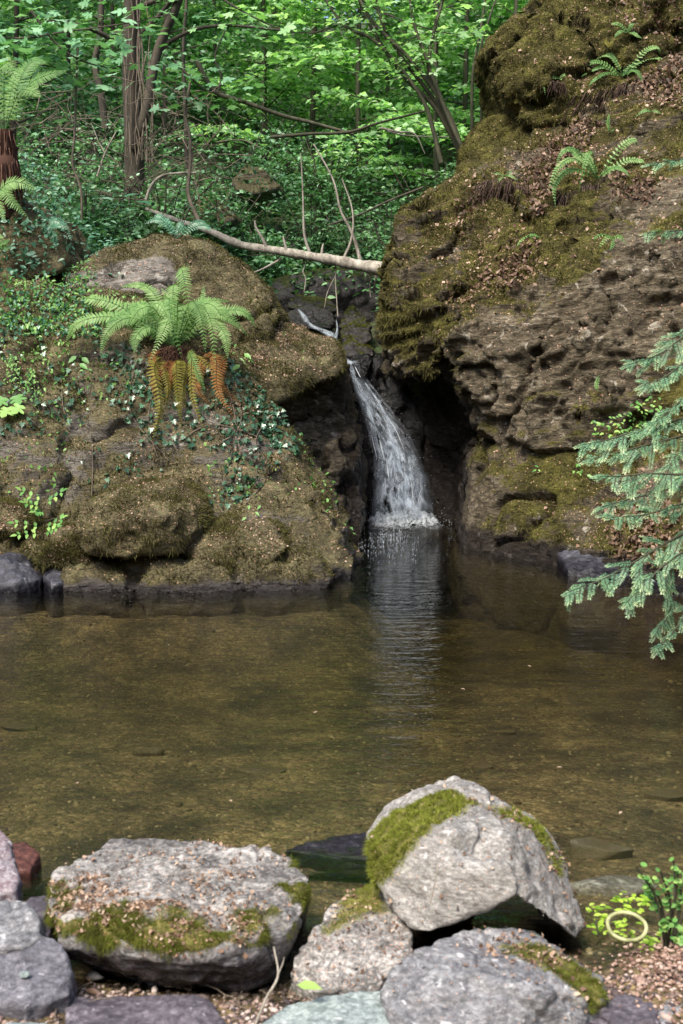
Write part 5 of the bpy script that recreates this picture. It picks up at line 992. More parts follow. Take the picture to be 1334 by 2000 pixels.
base = H(345, 690, ['mossy_rock_bank']) + Vector((0, -.06, .04)); bY = base[1]
T = [(128, 668, bY - .1, .22), (196, 694, bY - .25, .45), (208, 600, bY + .1, .25), (262, 690, bY - .35, .45), (292, 706, bY - .45, .55), (172, 588, bY + .3, .2), (235, 560, bY + .35, .2), (315, 562, bY + .35, .05), (352, 556, bY + .45, .02), (398, 556, bY + .35, .04),
     (452, 588, bY + .1, .3), (486, 656, bY - .15, .38), (470, 640, bY - .3, .45), (420, 716, bY - .45, .65), (402, 690, bY - .5, .6), (248, 640, bY - .2, .45), (330, 650, bY - .5, .8), (372, 640, bY - .5, .9), (440, 668, bY - .3, .5), (150, 625, bY, .25), (340, 600, bY + .1, .3), (385, 598, bY + .1, .3), (238, 615, bY + .1, .2), (290, 590, bY + .2, .2), (500, 640, bY, .25), (205, 640, bY - .1, .35), (445, 700, bY - .45, .5), (355, 700, bY - .55, .7)]
Y_ = [(298, 862, bY - .22, .02, (.3, .7), fernY), (322, 800, bY - .3, .05, (.2, .6), fernY), (352, 832, bY - .26, .03, (.3, .7), fernY), (392, 838, bY - .28, .05, (.4, .9), fernY), (412, 790, bY - .3, .1, (.4, .9), fernO, .07), (474, 792, bY - .15, .12, (.2, .8), fernO, .07), (462, 815, bY - .15, .1, (.2, .7), fernO, .06), (372, 800, bY - .3, .05, (.3, .8), fernY), (305, 790, bY - .25, .02, (.1, .6), fernO, .045), (340, 770, bY - .35, .1, (0, .5), fernO, .05), (440, 770, bY - .3, .15, (.2, .7), fernY, .06), (400, 765, bY - .4, .15, (.3, .8), fernG, .07), (285, 770, bY - .2, .1, (0, .4), fernO, .05)]
bf = fern('large fern with arching green fronds and hanging yellow-brown dead ones on the left bank', base, T, fernG, width=.088, npin=32, lift=.25, front=['mossy_rock_bank', 'rock_outcrop', 'rock_ledge'], pw=.26)
for (px, py, Y, k, v, m, *w) in Y_:
    hh = hit(px, py, ['mossy_rock_bank']); Y = min(Y, hh[0][1] - .08) if hh else Y
    tip = P(px, py, Y); L = (tip - base).length; b0 = base.lerp(P(345 + (px - 345) * .5, 695 + random.uniform(-15, 20), bY - .1), .8)
    jx = random.uniform(-.07, .07); frond([b0, b0.lerp(tip, .3) + Vector((jx, -.1, L * .12)), b0.lerp(tip, .65) + Vector((-jx * .8, -.08 - random.uniform(0, .05), L * .05)), tip + Vector((random.uniform(-.04, .04), 0, 0))], (w[0] if w else .068) * random.uniform(.7, 1.1), 30, PINNA, m, bf, var=v, up=(random.uniform(-.7, .7), -1, .4), droop=random.uniform(0, .5))
g = Geo()
for _ in range(240):
    x = rng.normal(325, 32); a = base + Vector((rng.normal(0, .1), rng.uniform(-.05, .03), rng.uniform(-.05, .03))); e = P(x, rng.uniform(720, 850), bY - rng.uniform(.1, .3)); m_ = a.lerp(e, .4) + Vector((0, -.08, .05)); g.tube(crv([a, m_, e], 4), .0022, 3, rng.random(), False)
g.build('dead_stalks', rootR, bf)

def root_beard(parent, cx, cy_, w, h, Y, n=160, mat=rootD, slant=0, th=.0035):
    g = Geo()
    for _ in range(n):
        x = cx + rng.uniform(-w, w); a = P(x, cy_ + rng.uniform(-8, 8) + abs(x - cx) * .12, Y + rng.uniform(-.06, .1)); L = h * rng.uniform(.4, 1)
        e = P(x + slant * L + (x - cx) * .25 + rng.normal(0, 5), cy_ + L, Y - rng.uniform(.02, .16)); m_ = a.lerp(e, .45) + Vector((rng.normal(0, .01), -.06, .02)); g.tube(crv([a, m_, e], 4), [th * 1.2] * 4 + [th] * 4 + [th * .5], 3, rng.random(), False)
    g.build('root_beard', mat, parent)
eb = PP((-120, 380, 11.2), (0, 372, 11.2), (70, 400, 11.2), (110, 450, 11.1), (120, 530, 10.9), (0, 560, 10.8), (-120, 560, 10.8), (60, 480, 10.9))
o_eb = rock('earth_bank', [eb + back(eb, 1.6)], .03, 3, [fb(1.5, .1, 3, 5), fb(6, .05, 3, 6)], bank_m, moss=lambda V, N: .8 + 0 * V[:, 0], lit=lambda V, N: .2 + 0 * V[:, 0], wet=None)
tag(o_eb, 'dark earthy bank overgrown with leaves under the tall fern at the left edge', 'bank')
g = Geo(); C = []; N_ = []
for x, y in poly_pts([(-40, 365), (60, 375), (120, 440), (130, 540), (-40, 550)], 520):
    h = hit(x, y, ['earth_bank'])
    if h: C.append(tuple(h[0] + h[1] * random.uniform(.02, .12))); N_.append(tuple(h[1]))
C = np.array(C); N_ = np.array(N_); g.stamp(LEAF4, C, rnd_dirs(len(C)), unit(N_ + rnd_dirs(len(C)) * .7 + [0, 0, .5]), rng.uniform(.03, .07, len(C))); tag(g.build('leaf_cover', tealG, o_eb), kind='stuff')
# tall fern on a dark fibrous stump, far left
bb = P(8, 262, 11.0); tf = fern('tall bright fern on a dark fibrous stump at the left edge', bb, [(132, 137, 10.8, .22), (92, 122, 11.2, .15), (52, 120, 11.4, .05), (0, 118, 11.3, .05), (-50, 130, 11, .1), (40, 165, 10.5, .5), (-90, 200, 10.9, .3), (80, 190, 10.6, .4)], fernG, width=.12, npin=30, var=(.3, .75))
st = [P(5, 255, 11.05), P(8, 300, 11.05), P(10, 330, 11.0), P(8, 370, 11.05), P(6, 420, 11.1)]
g = Geo(); c = crv(st, 8); g.tube(c, lerpr(.09, .13, len(c)), 12); 
for _ in range(420):
    a_ = rng.uniform(0, 6.283); u = rng.random(); p = c[int(u * (len(c) - 12))]; rr = .09 + .04 * u; s_ = p + Vector((math.cos(a_) * rr, math.sin(a_) * rr, 0)); e = s_ + Vector((math.cos(a_) * .03, math.sin(a_) * .03, -rng.uniform(.1, .3))); g.tube([s_, s_.lerp(e, .5) + Vector((0, -.02, 0)), e], [.005, .004, .002], 3, rng.random(), False)
g.build('fibrous_stump', rootR, tf)
fern('pale green fern drooping at the left edge below the tall fern', P(-20, 395, 10.7), [(72, 372, 10.6, .2), (55, 425, 10.4, .35), (30, 360, 10.8, .2), (10, 430, 10.3, .3)], fernG, width=.10, npin=24, var=(.3, .7))
fern('small fern in the shade right of the left stump', P(60, 470, 11.2), [(125, 440, 11, .2), (140, 470, 11, .3), (90, 430, 11.2, .2), (20, 450, 11.1, .2), (110, 490, 10.9, .3)], tealG, width=.07, npin=22)
fern('small fern at the far left edge', P(-10, 492, 10.8), [(20, 470, 10.7, .2), (14, 490, 10.7, .2), (5, 462, 10.8, .2)], fernG, width=.05, npin=16)
fern('little green fern on top of the mossy outcrop', H(345, 466, ['rock_outcrop'], 11.6), [(280, 438, 11.4, .25), (300, 430, 11.5, .25), (355, 432, 11.5, .2), (400, 440, 11.4, .25), (330, 425, 11.6, .2), (410, 452, 11.3, .2)], tealG, width=.055, npin=20)
# strap and ladder ferns on the right cliff
RK = ['rock_cliff', 'overhanging_boulder', 'mossy_boulder']
def cfern(label, px, py, tips, w=.035, n=22, mat=fernG, beard=None, tpl=SIMPLE, **kw):
    b_ = H(px, py, RK, 11.5) + Vector((0, -.05, .02)); Y = b_[1]
    f = fern(label, b_, [(x, y, Y + dy, k) for x, y, dy, k in tips], mat, width=w, npin=n, tpl=tpl, pw=.2, **kw)
    if beard: root_beard(f, px + beard[0], py + beard[1], beard[2], beard[3], Y - .05, beard[4], slant=beard[5])
cfern('long-fronded green fern above a dark beard of roots, upper right of the cliff', 1215, 155, [(1135, 150, -.1, .25), (1140, 135, 0, .3), (1160, 118, .1, .3), (1185, 108, .1, .2), (1205, 100, .2, .1), (1230, 112, .1, .2), (1255, 120, 0, .2), (1290, 105, .1, .25), (1310, 128, 0, .25), (1150, 168, -.2, .2), (1255, 165, -.2, .3)], .045, beard=(-5, 10, 75, 95, 260, -.35))
cfern('ladder-fronded fern over a hanging beard of dead roots in the middle of the right cliff', 1165, 355, [(1110, 285, 0, .15), (1125, 300, -.1, .2), (1085, 325, -.2, .35), (1070, 375, -.3, .35), (1245, 288, .1, .25), (1262, 318, 0, .3), (1210, 330, -.1, .3), (1085, 405, -.4, .3), (1130, 375, -.4, .5), (1230, 345, -.2, .3), (1150, 300, .1, .1)], .05, beard=(5, 10, 85, 95, 300, -.1))
cfern('small fern with a few dead fronds on the face of the overhanging boulder', 1090, 160, [(1065, 185, -.1, .3), (1075, 150, 0, .2), (1105, 148, 0, .2), (1112, 180, -.1, .3)], .025, 14, beard=(0, 4, 12, 30, 40, 0))
cfern('pair of thin green fern fronds beside the leaf litter on the cliff shoulder', 985, 350, [(960, 338, -.05, .2), (1000, 335, 0, .2), (1012, 352, -.05, .2), (975, 358, -.1, .2)], .02, 12, beard=(-5, 5, 45, 50, 130, -.2))
cfern('slender upright fern frond standing below the upper root beard', 1188, 265, [(1190, 222, 0, .0), (1180, 235, 0, .05), (1200, 250, -.05, .1)], .02, 16)
cfern('bright leafy fern tuft under the lower root beard', 1195, 470, [(1160, 470, -.05, .2), (1170, 485, -.1, .2), (1215, 462, 0, .2), (1225, 478, -.05, .2), (1190, 488, -.1, .1)], .03, 8, freshG, None, LEAF4)
cfern('tiny fern frond hanging from the bare rock at the right of the cliff', 1167, 738, [(1163, 760, -.03, .0), (1170, 762, -.03, .0)], .02, 10)
cfern('small fern sprouting at the very top of the right cliff', 1225, 70, [(1195, 50, 0, .2), (1215, 40, .1, .1), (1240, 45, 0, .2), (1255, 75, -.1, .2), (1200, 75, -.1, .2)], .035, 14)
cfern('yellowish fern frond near the top right of the cliff', 1190, 100, [(1182, 72, 0, 0), (1198, 80, 0, .1)], .03, 14, fernY)
cfern('small ferny sprig above the moss slope at the right', 1270, 225, [(1240, 228, -.05, .2), (1260, 218, 0, .2), (1290, 222, 0, .2)], .03, 10)
cfern('low fern sprig in the litter left of the lower root beard', 1030, 465, [(1010, 480, -.05, .1), (1045, 470, 0, .2), (1060, 465, 0, .2)], .02, 8, freshG)

# ivy on the left bank
ivy = tag(empty('ivy', H(400, 800, ['mossy_rock_bank'])), 'dark green ivy trailing over the left bank below the big fern', 'ivy')
LB = ['mossy_rock_bank', 'rock_outcrop', 'rock_ledge']
def ivy_patch(parent, polys, mat, sz, tpl=IVY, stems=True, lift=.02, name='leaves', tilt=.45):
    C = []; N = []; 
    for poly, n in polys:
        for (x, y) in poly_pts(poly, n):
            h = hit(x, y, LB)
            if h is None: continue
            C.append(tuple(h[0] + h[1] * lift * random.uniform(.4, 1.8))); N.append(tuple(h[1]))
    C = np.array(C); N = np.array(N); n = len(C); D = unit(rnd_dirs(n) * .9 + [0, 0, -.6]); g = Geo()
    g.stamp(tpl, C, D, unit(N + rnd_dirs(n) * tilt + [0, -.15, .35]), rng.uniform(*sz, n), rng.beta(1.6, 2.2, n)); g.build(name, mat, parent)
ivy_patch(ivy, [([(270, 760), (420, 700), (480, 720), (560, 830), (540, 860), (400, 880), (280, 860)], 430), ([(180, 660), (300, 680), (280, 850), (200, 800)], 150), ([(430, 690), (500, 740), (600, 870), (560, 900), (470, 800)], 260), ([(440, 820), (540, 800), (540, 900), (480, 990), (440, 960)], 170), ([(0, 740), (150, 700), (200, 760), (140, 860), (0, 850)], 170), ([(160, 860), (330, 870), (300, 950), (160, 950)], 40), ([(380, 985), (480, 940), (490, 980), (390, 1000)], 40), ([(230, 690), (330, 720), (300, 780), (240, 760)], 90), ([(0, 640), (90, 640), (90, 700), (0, 720)], 30)], ivyG, (.014, .052))
g = Geo()
for pts in [[(270, 700), (255, 760), (262, 820), (330, 900)], [(400, 880), (470, 830), (450, 700)], [(480, 985), (520, 930), (500, 860), (540, 800)], [(120, 740), (125, 800), (140, 830)], [(300, 760), (290, 830), (310, 900)], [(180, 850), (182, 900), (180, 970)], [(350, 860), (420, 830), (520, 860)], [(440, 740), (460, 820), (450, 900)]]:
    c = [H(x, y, LB) + Vector((0, -.015, .005)) for x, y in np.array([tuple(q) for q in crv([Vector((a, b, 0)) for a, b in pts], 6)])[:, :2]]; g.tube(c, .004, 4, .8, False)
g.build('stems', barkV, ivy)
hb = tag(empty('herb_patch', H(150, 620, LB)), 'patch of small mixed green herbs and seedlings on the upper left bank', 'plants', kind='stuff')
ivy_patch(hb, [([(0, 540), (150, 540), (220, 600), (200, 660), (0, 640)], 1100), ([(0, 690), (200, 660), (270, 760), (120, 840), (0, 800)], 230), ([(560, 800), (640, 930), (690, 1060), (600, 960)], 60), ([(380, 860), (520, 900), (600, 960), (420, 1000)], 70), ([(0, 860), (140, 840), (150, 960), (0, 980)], 60), ([(90, 505), (180, 500), (190, 560), (90, 560)], 220), ([(190, 570), (340, 590), (300, 620), (200, 640)], 200), ([(0, 640), (150, 640), (120, 720), (0, 700)], 160), ([(540, 600), (600, 650), (640, 740), (560, 700)], 12), ([(360, 640), (480, 680), (500, 740), (400, 700)], 60)], freshG, (.010, .045), LEAF4, lift=.035, tilt=.8)
ivy_patch(hb, [([(0, 560), (170, 560), (200, 660), (0, 660)], 450), ([(200, 500), (100, 480), (20, 520), (100, 545)], 180)], tealG, (.018, .04), IVY, lift=.03, tilt=.7)
sh = tag(empty('leafy_bank', P(90, 470, 11.3)), 'shaded tangle of ferny leaves on the bank behind the left rocks', 'plants', kind='stuff')
g = Geo(); n = 4200; x = rng.uniform(-4.2, -1.9, n); y = rng.uniform(10.9, 13.2, n); z = np.maximum(ground_z(x, y), 2.1 + .75 * smooth01(-2.3, -2.9, x) * smooth01(10.8, 11.5, y)) + rng.random(n) ** 1.2 * (.25 + .5 * smooth01(-2.2, -3.2, x))
g.stamp(LEAF4, np.stack([x, y, z], 1), rnd_dirs(n) * [1, 1, .4], unit(np.array([0, -.4, 1]) + rng.normal(0, .4, (n, 3))), rng.uniform(.03, .075, n)); g.build('leaves', tealG, sh)

def leafy(name, label, stems, leaves, mat, cat='seedling', tpl=LEAF4, stem_mat=None):
    """stems: list of world polylines; leaves: list of (point, dir, normal, size)"""
    r = tag(empty(name, Vector(stems[0][0])), label, cat); g = Geo()
    for s in stems: g.tube(crv(s, 5) if len(s) > 2 else s, .003, 4, .5, False)
    g.build('stem', stem_mat or barkG, r); C = np.array([tuple(l[0]) for l in leaves]); D = np.array([tuple(l[1]) for l in leaves]); N = np.array([tuple(l[2]) for l in leaves])
    g = Geo(); g.stamp(tpl, C, D, N, np.array([l[3] for l in leaves])); g.build('leaves', mat, r); return r
def pinnate(a, b, n, sz, nrm=(0, -.6, .8)):
    a = Vector(a); b = Vector(b); t = (b - a).normalized(); nv = Vector(nrm).normalized(); s = t.cross(nv).normalized(); out = []
    for i in range(n):
        p = a.lerp(b, .25 + .65 * i / max(1, n - 1))
        for q in (1, -1): out.append((p, (s * q + t * .35), nv + Vector((random.uniform(-.2, .2),) * 3), sz * random.uniform(.85, 1.1)))
    out.append((b, t, nv, sz)); return out
# ash seedling at the left waterline
b0 = P(85, 1055, 8.5); S1 = [[b0, P(80, 1010, 8.4), P(95, 965, 8.4)], [b0, P(60, 1030, 8.4), P(38, 1015, 8.35)], [b0, P(90, 1020, 8.4), P(120, 1010, 8.4)]]; lv = []
for a_, b_ in [((85, 985), (42, 958)), ((88, 985), (122, 960)), ((80, 990), (50, 982)), ((85, 1030), (28, 1022)), ((85, 1035), (122, 1012)), ((80, 1040), (34, 1045)), ((88, 1040), (112, 1030)), ((84, 1000), (68, 1000))]: lv += pinnate(P(*a_, 8.38), P(*b_, 8.32), 3, .052)
leafy('ash_seedling', 'bright green ash seedling with paired leaflets on the left bank near the water', S1, lv, freshG)
def palm(a, sz, n=1, Y=None): return [(Vector(a), (random.uniform(-.3, .3), random.uniform(-.9, -.3), random.uniform(-.5, .1)), (random.uniform(-.2, .2), -.35, 1), sz)]
lv = []; st = []
b0 = P(250, 470, 12.0)
for (x, y) in [(210, 385), (255, 378), (286, 392), (250, 408), (232, 398)]: c = P(x, y, 11.9 + random.uniform(-.15, .15)); lv.append((c, (random.uniform(-.5, .5), -.8, -.15), (0, -.45, 1), .15)); st.append([b0, b0.lerp(c, .5) + Vector((0, 0, .05)), c])
leafy('sycamore_seedling', 'sycamore seedling with broad lobed leaves in front of the fallen log', st, lv, tealG, tpl=SYC)
lv = []; st = []; b0 = P(355, 445, 12.2)
for (x, y) in [(338, 400), (362, 398), (350, 412), (372, 404)]: c = P(x, y, 12.1); lv.append((c, (random.uniform(-.5, .5), -.8, -.1), (0, -.45, 1), .10)); st.append([b0, c])
leafy('sycamore_seedling', 'small sycamore seedling beside the upright vine stem', st, lv, tealG, tpl=SYC)
lv = []; st = []; b0 = H(25, 775, LB)
for (x, y) in [(12, 775), (38, 772), (20, 795), (45, 790)]: c = H(x, y, LB) + Vector((0, -.10, 0)); lv.append((c, (random.uniform(-.4, .4), -.6, -.6), (0, -.8, .6), .11)); st.append([b0, c])
leafy('maple_seedling', 'lime green lobed-leaf seedling at the left edge of the bank', st, lv, freshG, tpl=SYC)
# drooping spurge-like stems at left edge
lv = []; st = []
for bx, by, tips in [(25, 690, [(10, 750), (22, 762), (35, 760), (42, 745), (55, 765)]), (65, 720, [(60, 775), (75, 790), (85, 775), (52, 750)])]:
    b0 = H(bx, by, LB) + Vector((0, -.05, 0))
    for t_ in tips:
        e = P(t_[0], t_[1], b0[1] - .12); m_ = b0.lerp(e, .4) + Vector((0, -.04, .02)); c = crv([b0, m_, e], 6); st.append([b0, m_, e])
        for p in c[2:]:
            for q in (1, -1): lv.append((Vector(p) + Vector((random.uniform(-.015, .015), 0, random.uniform(-.02, .02))), (random.uniform(-1, 1), -.3, random.uniform(-1, .2)), (random.uniform(-.5, .5), -1, .3), random.uniform(.015, .032)))
leafy('drooping_plant', 'pale green drooping leafy stems hanging at the left edge of the bank', st, lv, freshG, 'plant', LEAF2)
for lab, bx, by, pts, sz, mt, tp in [('two long green leaves sprouting right of the big fern', 485, 700, [(490, 695), (470, 712), (478, 690), (465, 700)], .09, freshG, LEAF4), ('yellow-green leaves in the moss at the upper left bank', 62, 640, [(55, 632), (70, 638), (62, 650), (80, 655)], .06, freshG, LEAF4),
    ('broad hanging green leaves on the middle of the left bank', 158, 690, [(152, 695), (162, 698), (158, 710)], .09, freshG, LEAF4), ('three-leaved bramble sprig low on the left bank', 500, 990, [(488, 985), (510, 985), (500, 998), (482, 1008), (515, 1018), (490, 1022)], .045, freshG, LEAF4),
    ('tiny green sprig under the rounded mossy boulder', 285, 1055, [(278, 1052), (290, 1054)], .04, freshG, LEAF4)]:
    b0 = H(bx, by, LB); leafy('leafy_sprig', lab, [[b0, b0 + Vector((.01, -.06, .01))]] , [(H(x, y, LB) + Vector((0, -.05, 0)), (random.uniform(-1, 1), -.5, -.6), (0, -.8, .6), sz) for x, y in pts], mt, 'plant', tp)
# clover-like creeper on the right cliff
lv = []; st = []; 
for poly, n in [([(1150, 820), (1230, 800), (1250, 830), (1160, 860)], 44), ([(1110, 900), (1140, 890), (1150, 925), (1120, 935)], 8), ([(1230, 780), (1290, 770), (1290, 850), (1230, 850)], 50), ([(1040, 905), (1056, 905), (1056, 920), (1040, 920)], 4)]:
    for x, y in poly_pts(poly, n): p = H(x, y, RK); lv.append((p + Vector((0, -.06, 0)), (random.uniform(-1, 1), -.5, -.3), (random.uniform(-.3, .3), -.8, .6), random.uniform(.03, .055)))
b0 = H(1230, 830, RK); leafy('creeper', 'creeping plant with round light green leaves on the right cliff behind the yew', [[b0, H(1180, 850, RK) + Vector((0, -.05, 0)), H(1125, 915, RK) + Vector((0, -.05, 0))]], lv, freshG, 'creeper')

# leaf litter lying thick on the cliff shoulder
lit_m = leaf_mat('dead_leaves', [(0.045, 0.028, 0.018), (0.11, 0.065, 0.042), (0.19, 0.12, 0.08), (0.37, 0.26, 0.19)], .15, .6, .3, (1, .8, .6))
g = Geo()
for poly, n in [([(1020, 330), (1130, 230), (1180, 240), (1100, 330), (1060, 420), (1030, 420)], 750), ([(1230, 160), (1334, 100), (1334, 220), (1260, 190)], 420), ([(1190, 340), (1290, 350), (1270, 400), (1200, 390)], 200), ([(920, 560), (990, 470), (1060, 470), (1020, 560)], 260), ([(1190, 990), (1334, 980), (1334, 1120), (1200, 1090)], 420), ([(880, 400), (940, 330), (960, 380), (900, 480)], 130), ([(1180, 0), (1334, 0), (1334, 90), (1230, 60)], 160)]:
    C = []; N = []
    for x, y in poly_pts(poly, n):
        h = hit(x, y, RK)
        if h: C.append(tuple(h[0])); N.append(tuple(h[1]))
    C = np.array(C); N = np.array(N); k = len(C); g.stamp(LEAF4, C + N * rng.uniform(.01, .035, (k, 1)), rnd_dirs(k), unit(N + rnd_dirs(k) * .7), rng.uniform(.022, .065, k))
tag(g.build('leaf_litter', lit_m), 'reddish-brown dead leaves lying on the right cliff', kind='stuff')

# ------------------------------------------------------------------ yew branches reaching in from the right
yewN = leaf_mat('yew_needles', [(0.06, 0.16, 0.09), (0.17, 0.36, 0.20), (0.38, 0.60, 0.32), (0.72, 0.86, 0.48)], .3, .35, .6)
yr = Vector((3.9, 7.4, -.1)); yew = tag(empty('yew_tree', yr), 'yew tree with flat green needle sprays hanging in over the pool from the right edge', 'tree')
g = Geo(); c = crv([yr, yr + Vector((.1, 0, 1.3)), yr + Vector((-.05, .1, 2.6)), yr + Vector((.1, .2, 4.5))], 8); g.tube(c, lerpr(.16, .06, len(c)), 10); g.build('trunk', barkD, yew)
def bough(path, Y, Lt, hang=.3, dens=.031):
    pts = [P(x, y, Y + (i * -.05)) for i, (x, y) in enumerate(path)]; st_ = Vector((3.85, 7.35, pts[0][2] + .35)); c = crv([st_, st_.lerp(pts[0], .6) + Vector((0, 0, .08))] + pts, 10); c = np.array([tuple(p) for p in c])
    g = Geo(); g.tube(c, lerpr(.012, .0015, len(c)), 5, .0, False)
    seg = np.linalg.norm(np.diff(c, axis=0), axis=1); cum = np.concatenate([[0], np.cumsum(seg)]); tot = cum[-1]; s0 = max(0, tot - sum((pts[i + 1] - pts[i]).length for i in range(len(pts) - 1)) - .25)
    g2 = Geo(); d = s0; k = 0; tw = []
    while d < tot:
        i = min(len(seg) - 1, int(np.searchsorted(cum, d) - 1)); i = max(0, i); p = c[i] + (c[i + 1] - c[i]) * ((d - cum[i]) / seg[i]); t = unit(c[i + 1] - c[i]); s = unit(np.cross(t, [0, -.35, 1.0])) * (1 if k % 2 else -1)
        L = Lt * (.4 + .6 * min(1, (tot - d) / .3)) * random.uniform(.35, 1.2); dr = unit(t * random.uniform(.3, 1.0) + s * random.uniform(.2, 1.0) + np.array([random.uniform(-.2, .2), random.uniform(-.4, .2), -hang * random.uniform(-.8, 3.2)])); tw.append((p, dr, L)); d += dens * random.uniform(.7, 1.3); k += 1
        for _q in range(random.choice((1, 2, 2, 3))): tw.append((p + dr * L * random.uniform(.25, .8), unit(dr + np.array([random.uniform(-.9, .5), random.uniform(-.7, .3), random.uniform(-.9, .35)])), random.uniform(.03, .06)))
    tw.append((c[-3], unit(c[-1] - c[-3]), .08))
    for p, dr, L in tw:
        e = p + dr * L + np.array([0, 0, -.12 * L]); g.tube([p, (p + e) / 2 + np.array([0, 0, .02 * L]), e], [.0022, .0016, .0008], 3, .2, False)
        n = max(6, int(L / .0026)); u = np.linspace(.05, 1, n); C = p + (e - p) * u[:, None]; C[:, 2] += .08 * L * u * (1 - u); sd = unit(np.cross(dr, [0, -.5, 1.0])); sg = np.where(np.arange(n) % 2, 1, -1)[:, None]
        D = unit(sd * sg + dr * (.45 + .6 * u[:, None] ** 4) + rng.normal(0, .12, (n, 3)) + [0, 0, .08]); ln = (.026 - .011 * u) * rng.uniform(.85, 1.1, n)
        g2.stamp(NEEDLE, C, D, np.tile(unit(np.cross(sd, dr)), (n, 1)) + rng.normal(0, .15, (n, 3)), np.stack([ln, np.full(n, .0034), ln], 1), np.clip(.2 + .75 * u ** 1.8 * random.uniform(.5, 1.2) + rng.normal(0, .08, n), 0, 1))
    b = g.build('bough', barkG, yew); g2.build('needles', yewN, b)
for path, Lt in [([(1420, 300), (1350, 308), (1268, 320)], .07), ([(1430, 440), (1350, 448), (1262, 455)], .09), ([(1420, 620), (1340, 655), (1290, 690), (1228, 712)], .13), ([(1430, 660), (1350, 700), (1300, 735), (1258, 752)], .12), ([(1440, 720), (1360, 760), (1310, 800), (1262, 842)], .12),
    ([(1440, 780), (1340, 815), (1250, 840), (1190, 858), (1140, 868)], .13), ([(1440, 830), (1340, 850), (1260, 870), (1200, 885), (1152, 898)], .13), ([(1440, 900), (1350, 925), (1270, 925), (1210, 930), (1172, 930)], .12), ([(1440, 930), (1330, 950), (1250, 970), (1182, 988)], .13), ([(1440, 960), (1330, 985), (1260, 1005), (1196, 1010)], .11),
    ([(1440, 1000), (1340, 1040), (1260, 1085), (1190, 1125), (1112, 1155)], .14), ([(1440, 1040), (1350, 1070), (1290, 1110), (1225, 1175)], .12), ([(1430, 1060), (1340, 1090), (1300, 1130), (1310, 1190), (1282, 1235)], .06), ([(1430, 1130), (1360, 1170), (1330, 1215), (1285, 1268)], .05), ([(1440, 860), (1370, 870), (1320, 890), (1290, 960)], .12), ([(1440, 560), (1370, 610), (1330, 650), (1300, 670)], .1)]:
    bough(path, 6.2 + random.uniform(-.25, .25), Lt)

# ------------------------------------------------------------------ shore litter, pebbles, small plants
PEB = None
def pebbles(name, label, C, S, mats_, kind='stuff'):
    bm = bmesh.new(); bmesh.ops.create_icosphere(bm, subdivisions=1, radius=1); tv = np.array([tuple(v.co) for v in bm.verts]); tf_ = np.array([[v.index for v in f.verts] for f in bm.faces]); bm.free()
    g = Geo(); n = len(C); tv = tv * [1, .75, .55]; g.stamp((tv, tf_), C, unit(rnd_dirs(n) * [1, 1, .25]), unit(rnd_dirs(n) * .3 + [0, 0, 1]), np.stack([S * rng.uniform(.7, 1.4, n), S * rng.uniform(.7, 1.3, n), S * rng.uniform(.6, 1.2, n)], 1)); o = g.build(name, mats_, smooth=True); tag(o, label, kind=kind); return o
peb_m = leaf_mat('pebble_colours', [(0.04, 0.03, 0.035), (0.10, 0.075, 0.07), (0.20, 0.14, 0.12), (0.32, 0.22, 0.18), (0.5, 0.42, 0.38)], 0, .7, .3)
n = 5200; x = rng.uniform(-1.0, 1.1, n); y = rng.uniform(2.55, 3.02, n); C = np.stack([x, y, ground_z(x, y) + .002], 1); pebbles('shore_gravel', 'wet mixed gravel between the shore boulders', C, rng.uniform(.003, .010, n) * (1 + (rng.random(n) > .96) * 1.2), peb_m)
n = 3400; r_ = rng.normal(0, 1, (n, 2)); x = 1.02 + r_[:, 0] * .15; y = 2.92 + r_[:, 1] * .15; C = np.stack([x, y, ground_z(x, y) + rng.uniform(0, .015, n)], 1)
hp_m = leaf_mat('bud_scale_heap', [(0.16, 0.09, 0.07), (0.30, 0.19, 0.15), (0.42, 0.29, 0.23), (0.56, 0.42, 0.35)], .1, .8, .2)
pebbles('debris_heap', 'pinkish heap of fine bud scales and grit at the right edge of the shore', C, rng.uniform(.003, .009, n), hp_m)
n = 4200; y = 3.1 + 5.5 * rng.random(n); x = rng.uniform(-.3, .3, n) * y * 1.05; C = np.stack([x, y, ground_z(x, y) + .001], 1)
bedm = leaf_mat('bed_pebbles', [(0.05, 0.035, 0.02), (0.12, 0.085, 0.045), (0.20, 0.15, 0.08), (0.36, 0.29, 0.17)], 0, .8, .3)
pebbles('bed_gravel', 'brown gravel on the bed of the pool', C, rng.uniform(.004, .012, n) * (1 + (rng.random(n) > .97)), bedm)
def named_pebble(px, py, s, mat, label, name='pebble', Y=None):
    c = bedhit(px, py) if Y is None else P(px, py, Y); pts = [c + Vector((math.cos(t) * s * random.uniform(.8, 1.1), math.sin(t) * s * .7, random.uniform(0, s * .9))) for t in np.linspace(0, 6, 12)] + [c + Vector((0, 0, s))]
    o = rock(name, [pts], s * .16, 2, [fb(20, s * .15, 3, px)], mat, wet=None); tag(o, label, 'pebble')
named_pebble(303, 1922, .022, red_m, 'orange-brown pebble under the front of the flat boulder')
named_pebble(218, 1905, .025, slab_m, 'grey knobbly pebble in the shadow of the flat boulder')
named_pebble(185, 1918, .03, slab_m, 'lumpy dark pebble left of the grey knobbly one')
named_pebble(48, 1908, .014, teal_m, 'small pale green pebble in front of the purple-grey stone', Y=2.8)
